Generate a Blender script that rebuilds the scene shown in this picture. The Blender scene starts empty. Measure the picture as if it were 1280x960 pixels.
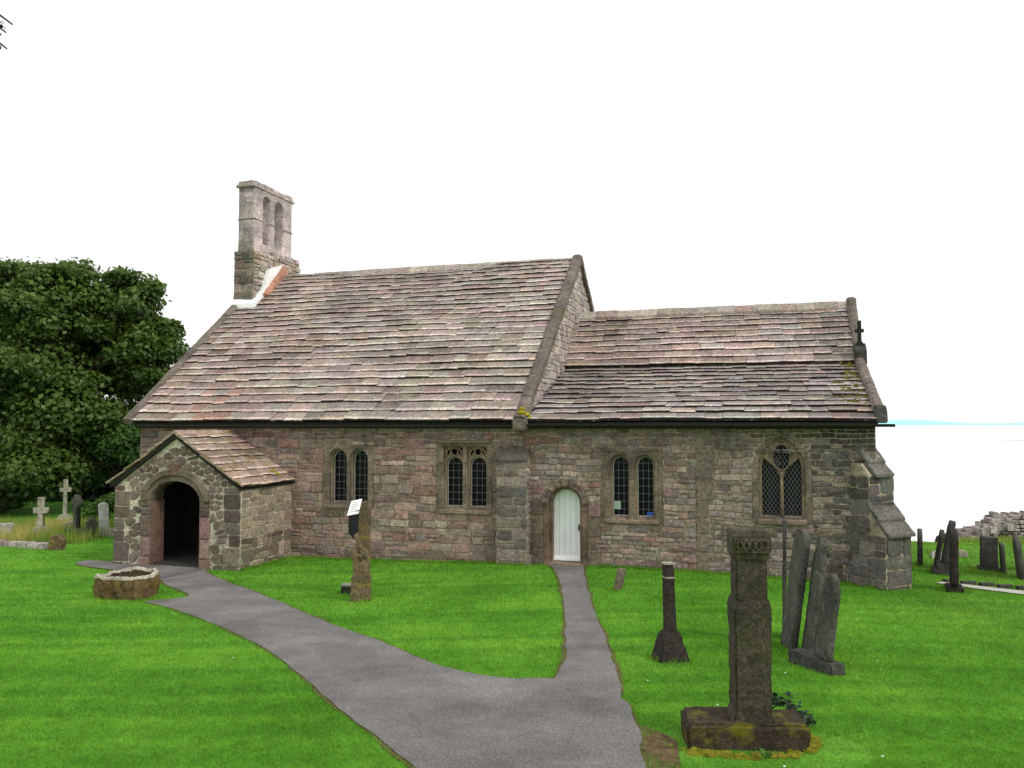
import bpy, bmesh, math, random
import numpy as np
from math import sin, cos, pi, radians, sqrt, exp
from mathutils import Vector, noise, Matrix
R = random.Random(7)
scene = bpy.context.scene
C = scene.collection
S2L = lambda c: tuple(((v/255)/12.92 if v/255 <= .04045 else ((v/255+.055)/1.055)**2.4) for v in c)

# ------------------------------------------------------------------ materials
def nt(name):
    m = bpy.data.materials.new(name); m.use_nodes = True
    t = m.node_tree; b = t.nodes['Principled BSDF']
    b.inputs['Specular IOR Level'].default_value = .2
    b.inputs['Roughness'].default_value = .9
    return m, t, b
def N(t, typ, **k):
    n = t.nodes.new(typ)
    for a, v in k.items():
        if a in n.inputs: n.inputs[a].default_value = v
        else: setattr(n, a, v)
    return n
def noise_n(t, co, scale, detail=4, rough=.6, dist=0):
    n = N(t, 'ShaderNodeTexNoise'); n.inputs['Scale'].default_value = scale
    n.inputs['Detail'].default_value = detail; n.inputs['Roughness'].default_value = rough
    n.inputs['Distortion'].default_value = dist
    t.links.new(co, n.inputs['Vector']); return n.outputs['Fac']
def ramp(t, fac, stops, interp='LINEAR'):
    r = N(t, 'ShaderNodeValToRGB'); r.color_ramp.interpolation = interp
    e = r.color_ramp.elements
    while len(e) < len(stops): e.new(.5)
    for i, (p, c) in enumerate(stops):
        e[i].position = p; e[i].color = (*c, 1) if len(c) == 3 else c
    t.links.new(fac, r.inputs['Fac']); return r.outputs['Color']
def mix(t, a, b, fac, mode='MIX'):
    n = N(t, 'ShaderNodeMix'); n.data_type = 'RGBA'; n.blend_type = mode
    for inp, v in ((n.inputs[0], fac), (n.inputs[6], a), (n.inputs[7], b)):
        if hasattr(v, 'is_linked') or isinstance(v, bpy.types.NodeSocket): t.links.new(v, inp)
        elif isinstance(v, (int, float)): inp.default_value = v
        else: inp.default_value = (*v, 1)
    return n.outputs[2]
def bump(t, b, h, strength, dist=.02):
    n = N(t, 'ShaderNodeBump'); n.inputs['Strength'].default_value = strength
    n.inputs['Distance'].default_value = dist
    t.links.new(h, n.inputs['Height']); t.links.new(n.outputs[0], b.inputs['Normal'])
def objco(t, world=False):
    if world: return N(t, 'ShaderNodeNewGeometry').outputs['Position']
    return N(t, 'ShaderNodeTexCoord').outputs['Object']
W3 = ((.0, (0, 0, 0)), (1, (1, 1, 1)))
def stone_mat(name, base=None, attr=False, lich=.5, dark=.5, bumps=.8, moss=0, scale=1., rough=.92, lichcol=(.55,.53,.47), blocks=None, mosscol=(.13,.11,.015)):
    """weathered stone: per-stone colour (attribute) or one colour, mottled, with lichen, soot and moss"""
    m, t, b = nt(name); co = objco(t, True)
    if attr:
        a = N(t, 'ShaderNodeAttribute'); a.attribute_name = 'Col'; col = a.outputs['Color']
    else: col = None
    n1 = noise_n(t, co, 9*scale, 6, .7); n2 = noise_n(t, co, 1.3*scale, 3, .6); n3 = noise_n(t, co, 55*scale, 3, .7)
    if col is None: col = mix(t, base, tuple(v*.6 for v in base), ramp(t, n2, ((.35, (0,0,0)), (.65, (1,1,1)))))
    if blocks:
        br = N(t, 'ShaderNodeTexBrick'); br.inputs['Scale'].default_value = 1
        br.inputs['Brick Width'].default_value = blocks[0]; br.inputs['Row Height'].default_value = blocks[1]
        br.inputs['Mortar Size'].default_value = .008; br.inputs['Mortar Smooth'].default_value = .3
        br.inputs['Color1'].default_value = (1.15,1.1,1.05,1); br.inputs['Color2'].default_value = (.7,.68,.68,1); br.inputs['Mortar'].default_value = (.45,.43,.4,1)
        tc = N(t, 'ShaderNodeTexCoord'); mp = N(t, 'ShaderNodeMapping'); mp.inputs['Rotation'].default_value = blocks[2]
        t.links.new(tc.outputs['Object'], mp.inputs[0]); t.links.new(mp.outputs[0], br.inputs['Vector'])
        col = mix(t, col, br.outputs['Color'], .9, 'MULTIPLY')
    col = mix(t, col, ramp(t, n1, ((.25, (.5,.48,.47)), (.5, (1,1,1)), (.75, (1.35,1.3,1.2)))), .9, 'MULTIPLY')
    col = mix(t, col, ramp(t, n3, ((.38, (.5,.5,.5)), (.5, (1,1,1)), (.64, (1.5,1.48,1.42)))), .75, 'MULTIPLY')
    col = mix(t, col, ramp(t, noise_n(t, co, 21*scale, 4, .75, .4), ((.36, (.45,.44,.43)), (.5, (1,1,1)), (.66, (1.55,1.5,1.42)))), .7, 'MULTIPLY')
    if dark: col = mix(t, col, (.02,.018,.016), mixf(t, ramp(t, noise_n(t, co, 2.1, 5, .75), ((.48, (0,0,0)), (.75, (1,1,1)))), dark))
    if lich: col = mix(t, col, lichcol, mixf(t, ramp(t, noise_n(t, co, 7.5*scale, 5, .75, .3), ((.60, (0,0,0)), (.70, (1,1,1)))), lich))
    if moss: col = mix(t, col, mosscol, mixf(t, ramp(t, noise_n(t, co, 3.2*scale, 6, .7, .2), ((.62-moss*.3, (0,0,0)), (.75-moss*.3, (1,1,1)))), .85))
    t.links.new(col, b.inputs['Base Color']); b.inputs['Roughness'].default_value = rough
    h = mix(t, n1, n3, .35); bump(t, b, h, bumps, .03)
    return m
def mixf(t, v, k):
    n = N(t, 'ShaderNodeMath'); n.operation = 'MULTIPLY'; t.links.new(v, n.inputs[0]); n.inputs[1].default_value = k
    return n.outputs[0]
def plain(name, col, rough=.6, var=.15, scale=20, spec=.3, metal=0, bm=0):
    m, t, b = nt(name); co = objco(t, True)
    f = noise_n(t, co, scale, 4)
    t.links.new(ramp(t, f, ((.3, tuple(v*(1-var) for v in col)), (.7, tuple(min(1, v*(1+var)) for v in col)))), b.inputs['Base Color'])
    b.inputs['Roughness'].default_value = rough; b.inputs['Specular IOR Level'].default_value = spec; b.inputs['Metallic'].default_value = metal
    if bm: bump(t, b, f, bm, .02)
    return m

M = {}
M['rubble'] = stone_mat('rubble stone', attr=True, lich=.45, dark=.55, bumps=1.)
M['porchstone'] = stone_mat('porch stone', attr=True, lich=.25, dark=.3, bumps=.9)
M['mortar'] = stone_mat('mortar', S2L((196,184,162)), lich=.2, dark=.6, bumps=.8)
M['mortar_pale'] = stone_mat('pale mortar', S2L((228,220,202)), lich=.1, dark=.25, bumps=.8)
M['dressed'] = stone_mat('dressed stone', S2L((138,124,112)), lich=.3, dark=.4, bumps=.5, blocks=(.62,.3,(pi/2,0,0)))
M['dressed_grey'] = stone_mat('grey dressed stone', S2L((126,118,109)), lich=.25, dark=.4, bumps=.5, blocks=(.55,.36,(pi/2,0,0)))
M['trim'] = stone_mat('window stone', S2L((150,134,116)), lich=.2, dark=.3, bumps=.5)
M['trimblock'] = stone_mat('window stone blocks', S2L((142,132,120)), lich=.4, dark=.55, bumps=.7, blocks=(.47,.31,(pi/2,0,0)))
M['redjamb'] = stone_mat('red sandstone', S2L((138,112,100)), lich=.2, dark=.25, bumps=.5)
M['dooredge'] = stone_mat('door stone', S2L((142,122,108)), lich=.3, dark=.4, bumps=.7, blocks=(.6,.36,(pi/2,0,0)))
M['archstone'] = stone_mat('arch stone', S2L((134,122,108)), lich=.25, dark=.45, bumps=.6)
M['bell'] = stone_mat('bellcote stone', S2L((214,203,206)), lich=.35, dark=.5, bumps=.7, blocks=(.5,.3,(pi/2,0,pi/2)))
M['slate'] = stone_mat('stone slates', attr=True, lich=.8, dark=.5, bumps=.9, lichcol=(.62,.6,.55))
M['slate_moss'] = stone_mat('mossy stone slates', attr=True, lich=.6, dark=.5, bumps=.9, moss=.36, mosscol=(.22,.16,.04))
M['coping'] = stone_mat('coping stone', S2L((130,120,112)), lich=.5, dark=.55, bumps=.9, moss=.1)
M['coping_red'] = stone_mat('red coping stone', S2L((200,150,128)), lich=.6, dark=.15, bumps=.9)
M['underlay'] = plain('dark underlay', (.03,.027,.025), .9)
M['lead_white'] = plain('weathered white lead', (.9,.9,.9), .7, .04, 6)
M['glass'] = plain('dark old glass', (.006,.007,.009), .25, .3, 14, .12, bm=.25)
M['came'] = plain('lead came', (.22,.22,.23), .6)
M['frame_pale'] = plain('pale window edge', (.62,.6,.56), .7)
M['white'] = plain('white paint', (.90,.94,.94), .55, .06, 3, .3)
M['whitebright'] = plain('fresh white paint', (.9,.9,.88), .5, .04, 8, .3)
M['iron'] = plain('black iron', (.012,.012,.013), .5, .3)
M['gutter'] = plain('dark gutter', (.028,.024,.022), .6, .3)
M['paperg'] = plain('pale green notice', (.45,.62,.5), .6, .05)
M['paperb'] = plain('blue notice', (.05,.14,.6), .6, .05)
M['dark_slate'] = stone_mat('dark slate stone', S2L((84,84,80)), lich=.22, dark=.5, bumps=.7, lichcol=(.35,.36,.33))
M['grey_slab'] = stone_mat('grey green slab', S2L((94,95,88)), lich=.25, dark=.5, bumps=.6, lichcol=(.4,.42,.38))
M['pillar'] = stone_mat('dark mossy pillar', S2L((88,84,70)), lich=.5, dark=.7, bumps=1., moss=.12, mosscol=(.07,.075,.012), lichcol=(.2,.19,.15))
M['pillar_moss'] = stone_mat('mossy plinth', S2L((76,66,56)), lich=.3, dark=.5, bumps=1., moss=.34, mosscol=(.16,.15,.01), lichcol=(.25,.23,.2))
M['trough'] = stone_mat('trough side', S2L((120,100,70)), lich=.4, dark=.4, bumps=1., moss=.36, mosscol=(.22,.15,.02), scale=1.6)
M['trough_rim'] = stone_mat('trough rim', S2L((205,198,180)), lich=.7, dark=.35, bumps=1., moss=.08, scale=1.6)
M['mossy_cross'] = stone_mat('mossy carved stone', S2L((128,112,88)), lich=.4, dark=.4, bumps=1., moss=.26, mosscol=(.25,.2,.03), scale=1.5)
M['pale_stone'] = stone_mat('pale headstone', S2L((182,178,162)), lich=.5, dark=.35, bumps=.6, lichcol=(.75,.73,.68))
M['whitestone'] = stone_mat('white marble', S2L((226,226,224)), lich=.3, dark=.1, bumps=.3, lichcol=(.85,.85,.85))
M['drystone'] = stone_mat('dry stone', attr=True, lich=.5, dark=.4, bumps=1.)
M['moss_clump'] = plain('yellow moss', (.34,.3,.02), .95, .4, 30, .1, bm=1)
M['bark'] = stone_mat('bark', S2L((74,64,52)), lich=.2, dark=.5, bumps=1.)
M['concrete'] = plain('pale concrete', (.5,.5,.45), .9, .15, 6, .1)
M['soil'] = plain('bare soil', (.13,.085,.05), .95, .5, 14, .05, bm=1)

def grass_base(name, blades):
    m, t, b = nt(name); co = objco(t, True)
    n1 = noise_n(t, co, .55, 4, .6); n2 = noise_n(t, co, 5, 4, .7); n3 = noise_n(t, co, 38, 3, .7)
    col = ramp(t, n1, ((.3, (.105,.33,.025)), (.5, (.15,.42,.036)), (.7, (.21,.50,.05))))
    col = mix(t, col, ramp(t, n2, ((.3, (.7,.74,.7)), (.7, (1.25,1.15,1.2)))), .8, 'MULTIPLY')
    # faint mowing swathes running diagonally
    mp = N(t, 'ShaderNodeMapping'); mp.inputs['Rotation'].default_value = (0,0,radians(32)); mp.inputs['Scale'].default_value = (.06,1.3,.1)
    t.links.new(co, mp.inputs[0]); s = noise_n(t, mp.outputs[0], 1.6, 2, .4)
    col = mix(t, col, ramp(t, s, ((.40, (.80,.86,.83)), (.6, (1.2,1.1,1.08)))), .75, 'MULTIPLY')
    # dry tinge on the far headland
    sx = N(t, 'ShaderNodeSeparateXYZ'); t.links.new(co, sx.inputs[0])
    mr = N(t, 'ShaderNodeMapRange'); mr.inputs['From Min'].default_value = 6; mr.inputs['From Max'].default_value = 11; t.links.new(sx.outputs['X'], mr.inputs['Value'])
    dry = mixf(t, ramp(t, noise_n(t, co, .9, 4, .7), ((.42, (0,0,0)), (.62, (1,1,1)))), .55)
    mm = N(t, 'ShaderNodeMath'); mm.operation = 'MULTIPLY'; t.links.new(dry, mm.inputs[0]); t.links.new(mr.outputs[0], mm.inputs[1])
    col = mix(t, col, (.2,.26,.05), mm.outputs[0])
    if blades:
        a = N(t, 'ShaderNodeAttribute'); a.attribute_name = 'Col'
        col = mix(t, col, a.outputs['Color'], 1, 'MULTIPLY')
        tr = N(t, 'ShaderNodeBsdfTranslucent'); t.links.new(col, tr.inputs[0])
        ms = N(t, 'ShaderNodeMixShader'); ms.inputs[0].default_value = .35
        t.links.new(b.outputs[0], ms.inputs[1]); t.links.new(tr.outputs[0], ms.inputs[2]); t.links.new(ms.outputs[0], t.nodes['Material Output'].inputs[0])
    else:
        col = mix(t, col, ramp(t, n3, ((.35, (.4,.45,.4)), (.65, (1.1,1.1,1.1)))), .8, 'MULTIPLY')
        bump(t, b, n3, 1, .03)
    t.links.new(col, b.inputs['Base Color']); b.inputs['Specular IOR Level'].default_value = .15
    return m
M['turf'] = grass_base('turf', False); M['blade'] = grass_base('grass blades', True)
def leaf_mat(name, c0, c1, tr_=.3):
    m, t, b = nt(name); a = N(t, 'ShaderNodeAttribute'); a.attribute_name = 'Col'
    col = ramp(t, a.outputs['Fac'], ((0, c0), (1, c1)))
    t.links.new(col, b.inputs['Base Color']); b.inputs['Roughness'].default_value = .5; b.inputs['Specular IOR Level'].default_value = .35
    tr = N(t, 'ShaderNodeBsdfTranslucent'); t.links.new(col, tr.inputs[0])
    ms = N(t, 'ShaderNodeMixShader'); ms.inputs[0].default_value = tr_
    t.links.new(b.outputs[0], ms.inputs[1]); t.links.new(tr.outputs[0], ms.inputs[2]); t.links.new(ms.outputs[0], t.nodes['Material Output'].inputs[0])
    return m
M['leaf'] = leaf_mat('sycamore leaves', (.016,.045,.012), (.13,.215,.035))
M['leaf2'] = leaf_mat('hedge leaves', (.025,.075,.018), (.09,.19,.03))
M['leafdark'] = leaf_mat('dark leaves', (.006,.016,.008), (.02,.05,.018), .15)
M['dry'] = leaf_mat('tall dry grass', (.12,.28,.02), (.66,.56,.18))
m, t, b = nt('asphalt'); co = objco(t, True)
col = ramp(t, noise_n(t, co, 1.1, 5, .65), ((.32, (.125,.118,.116)), (.5, (.178,.17,.166)), (.68, (.235,.226,.22))))
col = mix(t, col, ramp(t, noise_n(t, co, 60, 4, .85), ((.38, (.35,.35,.36)), (.62, (1.7,1.68,1.62)))), .9, 'MULTIPLY')
t.links.new(col, b.inputs['Base Color']); bump(t, b, noise_n(t, co, 120, 3, .8), .7, .01); M['asphalt'] = m
m, t, b = nt('sea water'); co = objco(t, True)
b.inputs['Base Color'].default_value = (.93,.93,.93,1); b.inputs['Roughness'].default_value = .35; b.inputs['Specular IOR Level'].default_value = .6
bump(t, b, noise_n(t, co, .5, 3), .1, .1); M['sea'] = m
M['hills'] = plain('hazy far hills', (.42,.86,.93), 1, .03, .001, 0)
M['sand'] = plain('far sandbank', (.28,.30,.31), 1, .2, .01, 0)

# ------------------------------------------------------------------ mesh helpers
def mk(name, verts, faces, mat, parent=None, cols=None, smooth=False):
    me = bpy.data.meshes.new(name); me.from_pydata([tuple(v) for v in verts], [], faces)
    if cols is not None:
        a = me.attributes.new('Col', 'FLOAT_COLOR', 'FACE')
        arr = np.ones((len(faces), 4), 'f'); arr[:, :3] = np.array(cols, 'f'); a.data.foreach_set('color', arr.ravel())
    if smooth: me.polygons.foreach_set('use_smooth', [True]*len(me.polygons))
    me.materials.append(M[mat]); me.update()
    o = bpy.data.objects.new(name, me); C.objects.link(o)
    if parent: o.parent = parent
    return o
def tag(o, label=None, cat=None, group=None, kind=None):
    for k, v in (('label', label), ('category', cat), ('group', group), ('kind', kind)):
        if v: o[k] = v
    return o
def empty(name, loc, rz=0, tilt=(0,0)):
    o = bpy.data.objects.new(name, None); C.objects.link(o); o.location = loc; o.rotation_euler = (tilt[0], tilt[1], rz); o.empty_display_size = .3
    return o
class MB:
    def __init__(s): s.v = []; s.f = []; s.c = []
    def add(s, vs, fs, col=(1,1,1)):
        n = len(s.v); s.v += [tuple(v) for v in vs]; s.f += [tuple(i+n for i in f) for f in fs]; s.c += [col]*len(fs)
    def box(s, x0, x1, y0, y1, z0, z1, col=(1,1,1)):
        s.add([(x0,y0,z0),(x1,y0,z0),(x1,y1,z0),(x0,y1,z0),(x0,y0,z1),(x1,y0,z1),(x1,y1,z1),(x0,y1,z1)],
              [(0,3,2,1),(4,5,6,7),(0,1,5,4),(1,2,6,5),(2,3,7,6),(3,0,4,7)], col)
    def prism(s, poly, axis, a0, a1, col=(1,1,1)):
        n = len(poly)
        P = {'x': lambda a, p: (a, p[0], p[1]), 'y': lambda a, p: (p[0], a, p[1]), 'z': lambda a, p: (p[0], p[1], a)}[axis]
        vs = [P(a0, p) for p in poly] + [P(a1, p) for p in poly]
        s.add(vs, [tuple(range(n)), tuple(range(2*n-1, n-1, -1))] + [(i, n+i, n+(i+1) % n, (i+1) % n) for i in range(n)], col)
    def bar(s, a, b, w, col=(1,1,1), n=6):
        s.tube([a, b], [w, w], n, col)
    def tube(s, pts, rad, n=8, col=(1,1,1)):
        pts = [Vector(p) for p in pts]; vs = []
        for i, p in enumerate(pts):
            d = (pts[min(i+1, len(pts)-1)] - pts[max(i-1, 0)]).normalized()
            u = d.orthogonal().normalized() if i == 0 else (u - d*u.dot(d)).normalized()
            w = d.cross(u)
            vs += [p + (u*cos(2*pi*k/n) + w*sin(2*pi*k/n))*rad[i] for k in range(n)]
        fs = [(i*n+k, i*n+(k+1) % n, (i+1)*n+(k+1) % n, (i+1)*n+k) for i in range(len(pts)-1) for k in range(n)]
        fs += [tuple(range(n-1, -1, -1)), tuple(range((len(pts)-1)*n, len(pts)*n))]
        s.add(vs, fs, col)
    def build(s, name, mat, parent=None, smooth=False): return mk(name, s.v, s.f, mat, parent, s.c, smooth)
def fixn(o):
    bm = bmesh.new(); bm.from_mesh(o.data); bmesh.ops.recalc_face_normals(bm, faces=bm.faces); bm.to_mesh(o.data); bm.free(); return o
def bevel(o, w=.01, seg=2):
    bm = bmesh.new(); bm.from_mesh(o.data); bmesh.ops.recalc_face_normals(bm, faces=bm.faces)
    bmesh.ops.bevel(bm, geom=[e for e in bm.edges if e.is_manifold and e.calc_face_angle(0) > .5], offset=w, segments=seg, affect='EDGES', clamp_overlap=True)
    bm.to_mesh(o.data); bm.free(); return o
def rough(o, cut=.08, amp=.012, sc=5, seed=0, it=4):
    """break the edges finer and push the surface about, so that it weathers like old stone"""
    bm = bmesh.new(); bm.from_mesh(o.data); bmesh.ops.recalc_face_normals(bm, faces=bm.faces)
    bmesh.ops.triangulate(bm, faces=[f for f in bm.faces if len(f.verts) > 4])
    for _ in range(it):
        es = [e for e in bm.edges if e.calc_length() > cut]
        if not es: break
        bmesh.ops.subdivide_edges(bm, edges=es, cuts=1, use_grid_fill=True)
    bm.normal_update()
    off = Vector((seed*3.1, seed*7.7, seed*1.3))
    mv = [(v, v.normal*(noise.noise(v.co*sc+off)*amp + noise.noise(v.co*sc*3.3+off)*amp*.5)) for v in bm.verts]
    for v, d in mv: v.co += d
    bm.to_mesh(o.data); bm.free(); return o
def plate(name, outer, holes, v0, v1, mat, parent, bev=0.0, axis='v'):
    """flat plate in the u-z plane with holes cut through, between depths v0 and v1 (axis 'u': in the V-z plane)"""
    cu = bpy.data.curves.new('c', 'CURVE'); cu.dimensions = '2D'; cu.fill_mode = 'BOTH'; cu.extrude = abs(v1-v0)/2-bev; cu.bevel_depth = bev; cu.offset = -bev; cu.bevel_resolution = 0
    for loop in [outer]+holes:
        sp = cu.splines.new('POLY'); sp.points.add(len(loop)-1); sp.use_cyclic_u = True
        for p, q in zip(sp.points, loop): p.co = (q[0], q[1], 0, 1)
    ob = bpy.data.objects.new('c', cu); C.objects.link(ob)
    dg = bpy.context.evaluated_depsgraph_get(); dg.update()
    me = bpy.data.meshes.new_from_object(ob.evaluated_get(dg)); bpy.data.objects.remove(ob)
    me.name = name; mid = (v0+v1)/2
    for v in me.vertices:
        x, y, z = v.co
        v.co = (x, mid-z, y) if axis == 'v' else (mid+z, x, y)
    me.materials.clear(); me.materials.append(M[mat])
    o = bpy.data.objects.new(name, me); C.objects.link(o); o.parent = parent
    return o
def rect(a, b, c, d): return [(a, c), (b, c), (b, d), (a, d)]
def round_light(a, b, z0, z1, n=14):
    r = (b-a)/2; c = (a+b)/2
    return [(a, z0), (b, z0)] + [(c+r*cos(pi*k/n), z1-r+r*sin(pi*k/n)) for k in range(n+1)]
def ellip_light(a, b, z0, zs, z1, n=20):
    r = (b-a)/2; c = (a+b)/2
    return [(a, z0), (b, z0)] + [(c+r*cos(pi*k/n), zs+(z1-zs)*sin(pi*k/n)) for k in range(n+1)]
def pointed(a, b, z0, zs, z1, n=10):
    c = (a+b)/2; w = (b-a)/2; h = z1-zs
    out = [(a, z0), (b, z0)]
    r = (w*w+h*h)/(2*w)                 # arcs struck from the springing line
    for k in range(n+1):
        z = h*k/n; out.append((b-r+sqrt(max(0, r*r-z*z)), zs+z))
    for k in range(n-1, -1, -1):
        z = h*k/n; out.append((a+r-sqrt(max(0, r*r-z*z)), zs+z))
    return out

# ------------------------------------------------------------------ rubble stone laying
PAL_N = [(167, 140, 127), (183, 156, 140), (159, 121, 116), (174, 130, 121), (149, 133, 121), (195, 170, 143), (137, 124, 119), (200, 179, 153), (165, 133, 111), (153, 137, 130), (186, 121, 114), (146, 111, 108)]
PAL_C = [(151, 138, 127), (163, 151, 136), (136, 127, 118), (170, 155, 138), (146, 133, 125), (159, 127, 118), (125, 118, 114), (178, 168, 151), (138, 133, 125)]
PAL_D = [(101, 99, 93), (113, 111, 103), (91, 89, 84), (123, 117, 111), (105, 101, 93)]
PAL_P = [(116, 103, 89), (103, 89, 78), (129, 112, 98), (94, 82, 73), (123, 109, 94), (109, 100, 82)]
PAL_B = [(176,158,132),(164,146,122),(186,170,144),(152,134,112),(170,150,120)]
PAL_W = [(176,170,164),(192,186,180),(156,150,144),(184,174,166),(206,200,192)]
def pick(pal, rng, j=17, hue=.5):
    c = rng.choice(pal); mu = sum(c)/3; av = [sum(p[i] for p in pal)/len(pal) for i in range(3)]; c = [av[i]+(c[i]-av[i])*hue for i in range(3)]; mu = sum(c)/3; c = [(mu+(c[i]-mu)*.62)*(1.0, .966, .968)[i] for i in range(3)]; k = rng.uniform(-j, j)
    return S2L([max(0, min(255, v+k+rng.uniform(-4, 4))) for v in c])
def subrect(r, h):
    a, b, c, d = r; e, f, g_, i = h
    if e >= b or f <= a or g_ >= d or i <= c: return [r]
    out = []
    if a < e: out.append((a, e, c, d))
    if f < b: out.append((f, b, c, d))
    m0, m1 = max(a, e), min(b, f)
    if c < g_: out.append((m0, m1, c, g_))
    if i < d: out.append((m0, m1, i, d))
    return out
def clip(poly, lines):
    for (px, py, nx, ny) in lines:                  # keep the side where (p-p0).n <= 0
        out = []
        for i in range(len(poly)):
            a, b = poly[i], poly[(i+1) % len(poly)]
            da = (a[0]-px)*nx+(a[1]-py)*ny; db = (b[0]-px)*nx+(b[1]-py)*ny
            if da <= 0: out.append(a)
            if (da < 0 < db) or (db < 0 < da):
                k = da/(da-db); out.append((a[0]+(b[0]-a[0])*k, a[1]+(b[1]-a[1])*k))
        poly = out
        if len(poly) < 3: return []
    return poly
def outline(r, rng, gap, jit, cr=.13):
    a, b, c, d = r; w, h = b-a-2*gap, d-c-2*gap
    a += gap; c += gap; b -= gap; d -= gap
    q = min(w, h)*cr*rng.uniform(.5, 1.6); pts = []
    nx = max(1, int(w/.13)); ny = max(0, int(h/.13))
    J = lambda: rng.uniform(-jit, jit)
    pts += [(a+q, c), *[(a+q+(w-2*q)*k/(nx), c+J()) for k in range(1, nx)], (b-q, c), (b, c+q)]
    pts += [(b+J(), c+q+(h-2*q)*k/(ny+1)) for k in range(1, ny+1)] + [(b, d-q), (b-q, d)]
    pts += [*[(b-q-(w-2*q)*k/nx, d+J()) for k in range(1, nx)], (a+q, d), (a, d-q)]
    pts += [(a+J(), d-q-(h-2*q)*k/(ny+1)) for k in range(1, ny+1)] + [(a, c+q)]
    return [(x+J()*.5, y+J()*.5) for x, y in pts]
def stone(mb, poly, P, depth, inset, col, rng):
    n = len(poly)
    if n < 3: return
    cx = sum(p[0] for p in poly)/n; cy = sum(p[1] for p in poly)/n
    tx, ty = rng.uniform(-.05, .05), rng.uniform(-.06, .06)
    def pt(p, d): return P(p[0], p[1], d+(p[0]-cx)*tx+(p[1]-cy)*ty if d > 0 else d)
    ins = []
    for p in poly:
        L = max(.001, sqrt((p[0]-cx)**2+(p[1]-cy)**2)); k = max(0, 1-inset*rng.uniform(.7, 1.5)/L)
        ins.append((cx+(p[0]-cx)*k, cy+(p[1]-cy)*k))
    vs = [pt(p, 0) for p in poly]+[pt(p, depth*.72) for p in poly]+[pt(p, depth*rng.uniform(.92, 1.08)) for p in ins]+[pt((cx, cy), depth*1.1)]
    fs = [(i, (i+1) % n, n+(i+1) % n, n+i) for i in range(n)] + [(n+i, n+(i+1) % n, 2*n+(i+1) % n, 2*n+i) for i in range(n)] + [(2*n+i, 2*n+(i+1) % n, 3*n) for i in range(n)]
    mb.add(vs, fs, col)
def courses(mb, P, r, holes, pal, rng, rh=(.1,.22), ln=(.18,.55), gap=.010, jit=.012, depth=(.012,.045), lines=None, quoin=None, big=.06):
    a, b, c, d = r; z = c
    while z < d-.03:
        h = rng.uniform(*rh)*(1.25 if z < c+.6 else 1)
        if z+h > d-.07: h = d-z
        u = a
        while u < b-.02:
            w = rng.uniform(*ln)
            if rng.random() < .2: w *= .55
            if u+w > b-.12: w = b-u
            pieces = [(u, u+w, z, z+h)]
            if h > .17 and rng.random() < .3: zz = z+h*rng.uniform(.4, .6); pieces = [(u, u+w, z, zz), (u, u+w, zz, z+h)]
            for hr in holes:
                pieces = [q for p in pieces for q in subrect(p, hr)]
            for p in pieces:
                if p[1]-p[0] < .045 or p[3]-p[2] < .035: continue
                o = outline(p, rng, gap, jit)
                o = [(x, y+.045*noise.noise(Vector((x*1.1, y*1.6, rh[0])))) if p[2] > c+.05 and p[3] < d-.02 else (x, y) for x, y in o]
                if lines: o = clip(o, lines)
                if len(o) > 2:
                    cc = pick(pal((p[0]+p[1])/2, (p[2]+p[3])/2) if callable(pal) else pal, rng)
                    if pal in (pal_n, pal_c): k_ = eave_shade((p[0]+p[1])/2, p[3])*(1-.2*max(0, min(1, (.55-p[3])/.3))); cc = tuple(x*k_ for x in cc)
                    stone(mb, o, P, rng.uniform(*depth), .016, cc, rng)
            u += w
        z += h
def voro(mb, P, box, inside, pal, rng, n, gap, push=None, lines=None, asp=1.3):
    pts = []
    for _ in range(n*30):
        p = (rng.uniform(box[0], box[1]), rng.uniform(box[2], box[3]))
        if all(((p[0]-q[0])/asp)**2+(p[1]-q[1])**2 > q[2]**2 for q in pts): pts.append((*p, rng.uniform(.055, .14)))
        if len(pts) >= n: break
    for i, p in enumerate(pts):
        if not inside(p[0], p[1]): continue
        poly = rect(p[0]-.3, p[0]+.3, p[1]-.22, p[1]+.22); L = []
        for j, q in enumerate(pts):
            if i == j or abs(q[0]-p[0]) > .8 or abs(q[1]-p[1]) > .8: continue
            dx, dy = q[0]-p[0], (q[1]-p[1])*asp*asp; dd = sqrt(dx*dx+dy*dy)
            mx, my = (p[0]+q[0])/2, (p[1]+q[1])/2; nx, ny = dx/dd, dy/dd
            L.append((mx-nx*gap, my-ny*gap, nx, ny))
        poly = clip(poly, L+(lines or []))
        if len(poly) < 3: continue
        # soften corners
        sm = []
        for k in range(len(poly)):
            a, b, c = poly[k-1], poly[k], poly[(k+1) % len(poly)]
            sm += [(b[0]*.75+a[0]*.25, b[1]*.75+a[1]*.25), (b[0]*.75+c[0]*.25, b[1]*.75+c[1]*.25)]
        if push: sm = [push(*q) for q in sm]
        ar = abs(sum(sm[k-1][0]*sm[k][1]-sm[k][0]*sm[k-1][1] for k in range(len(sm))))/2
        if ar > .003: stone(mb, sm, P, rng.uniform(.015, .035), .014, pick(pal, rng), rng)

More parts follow.
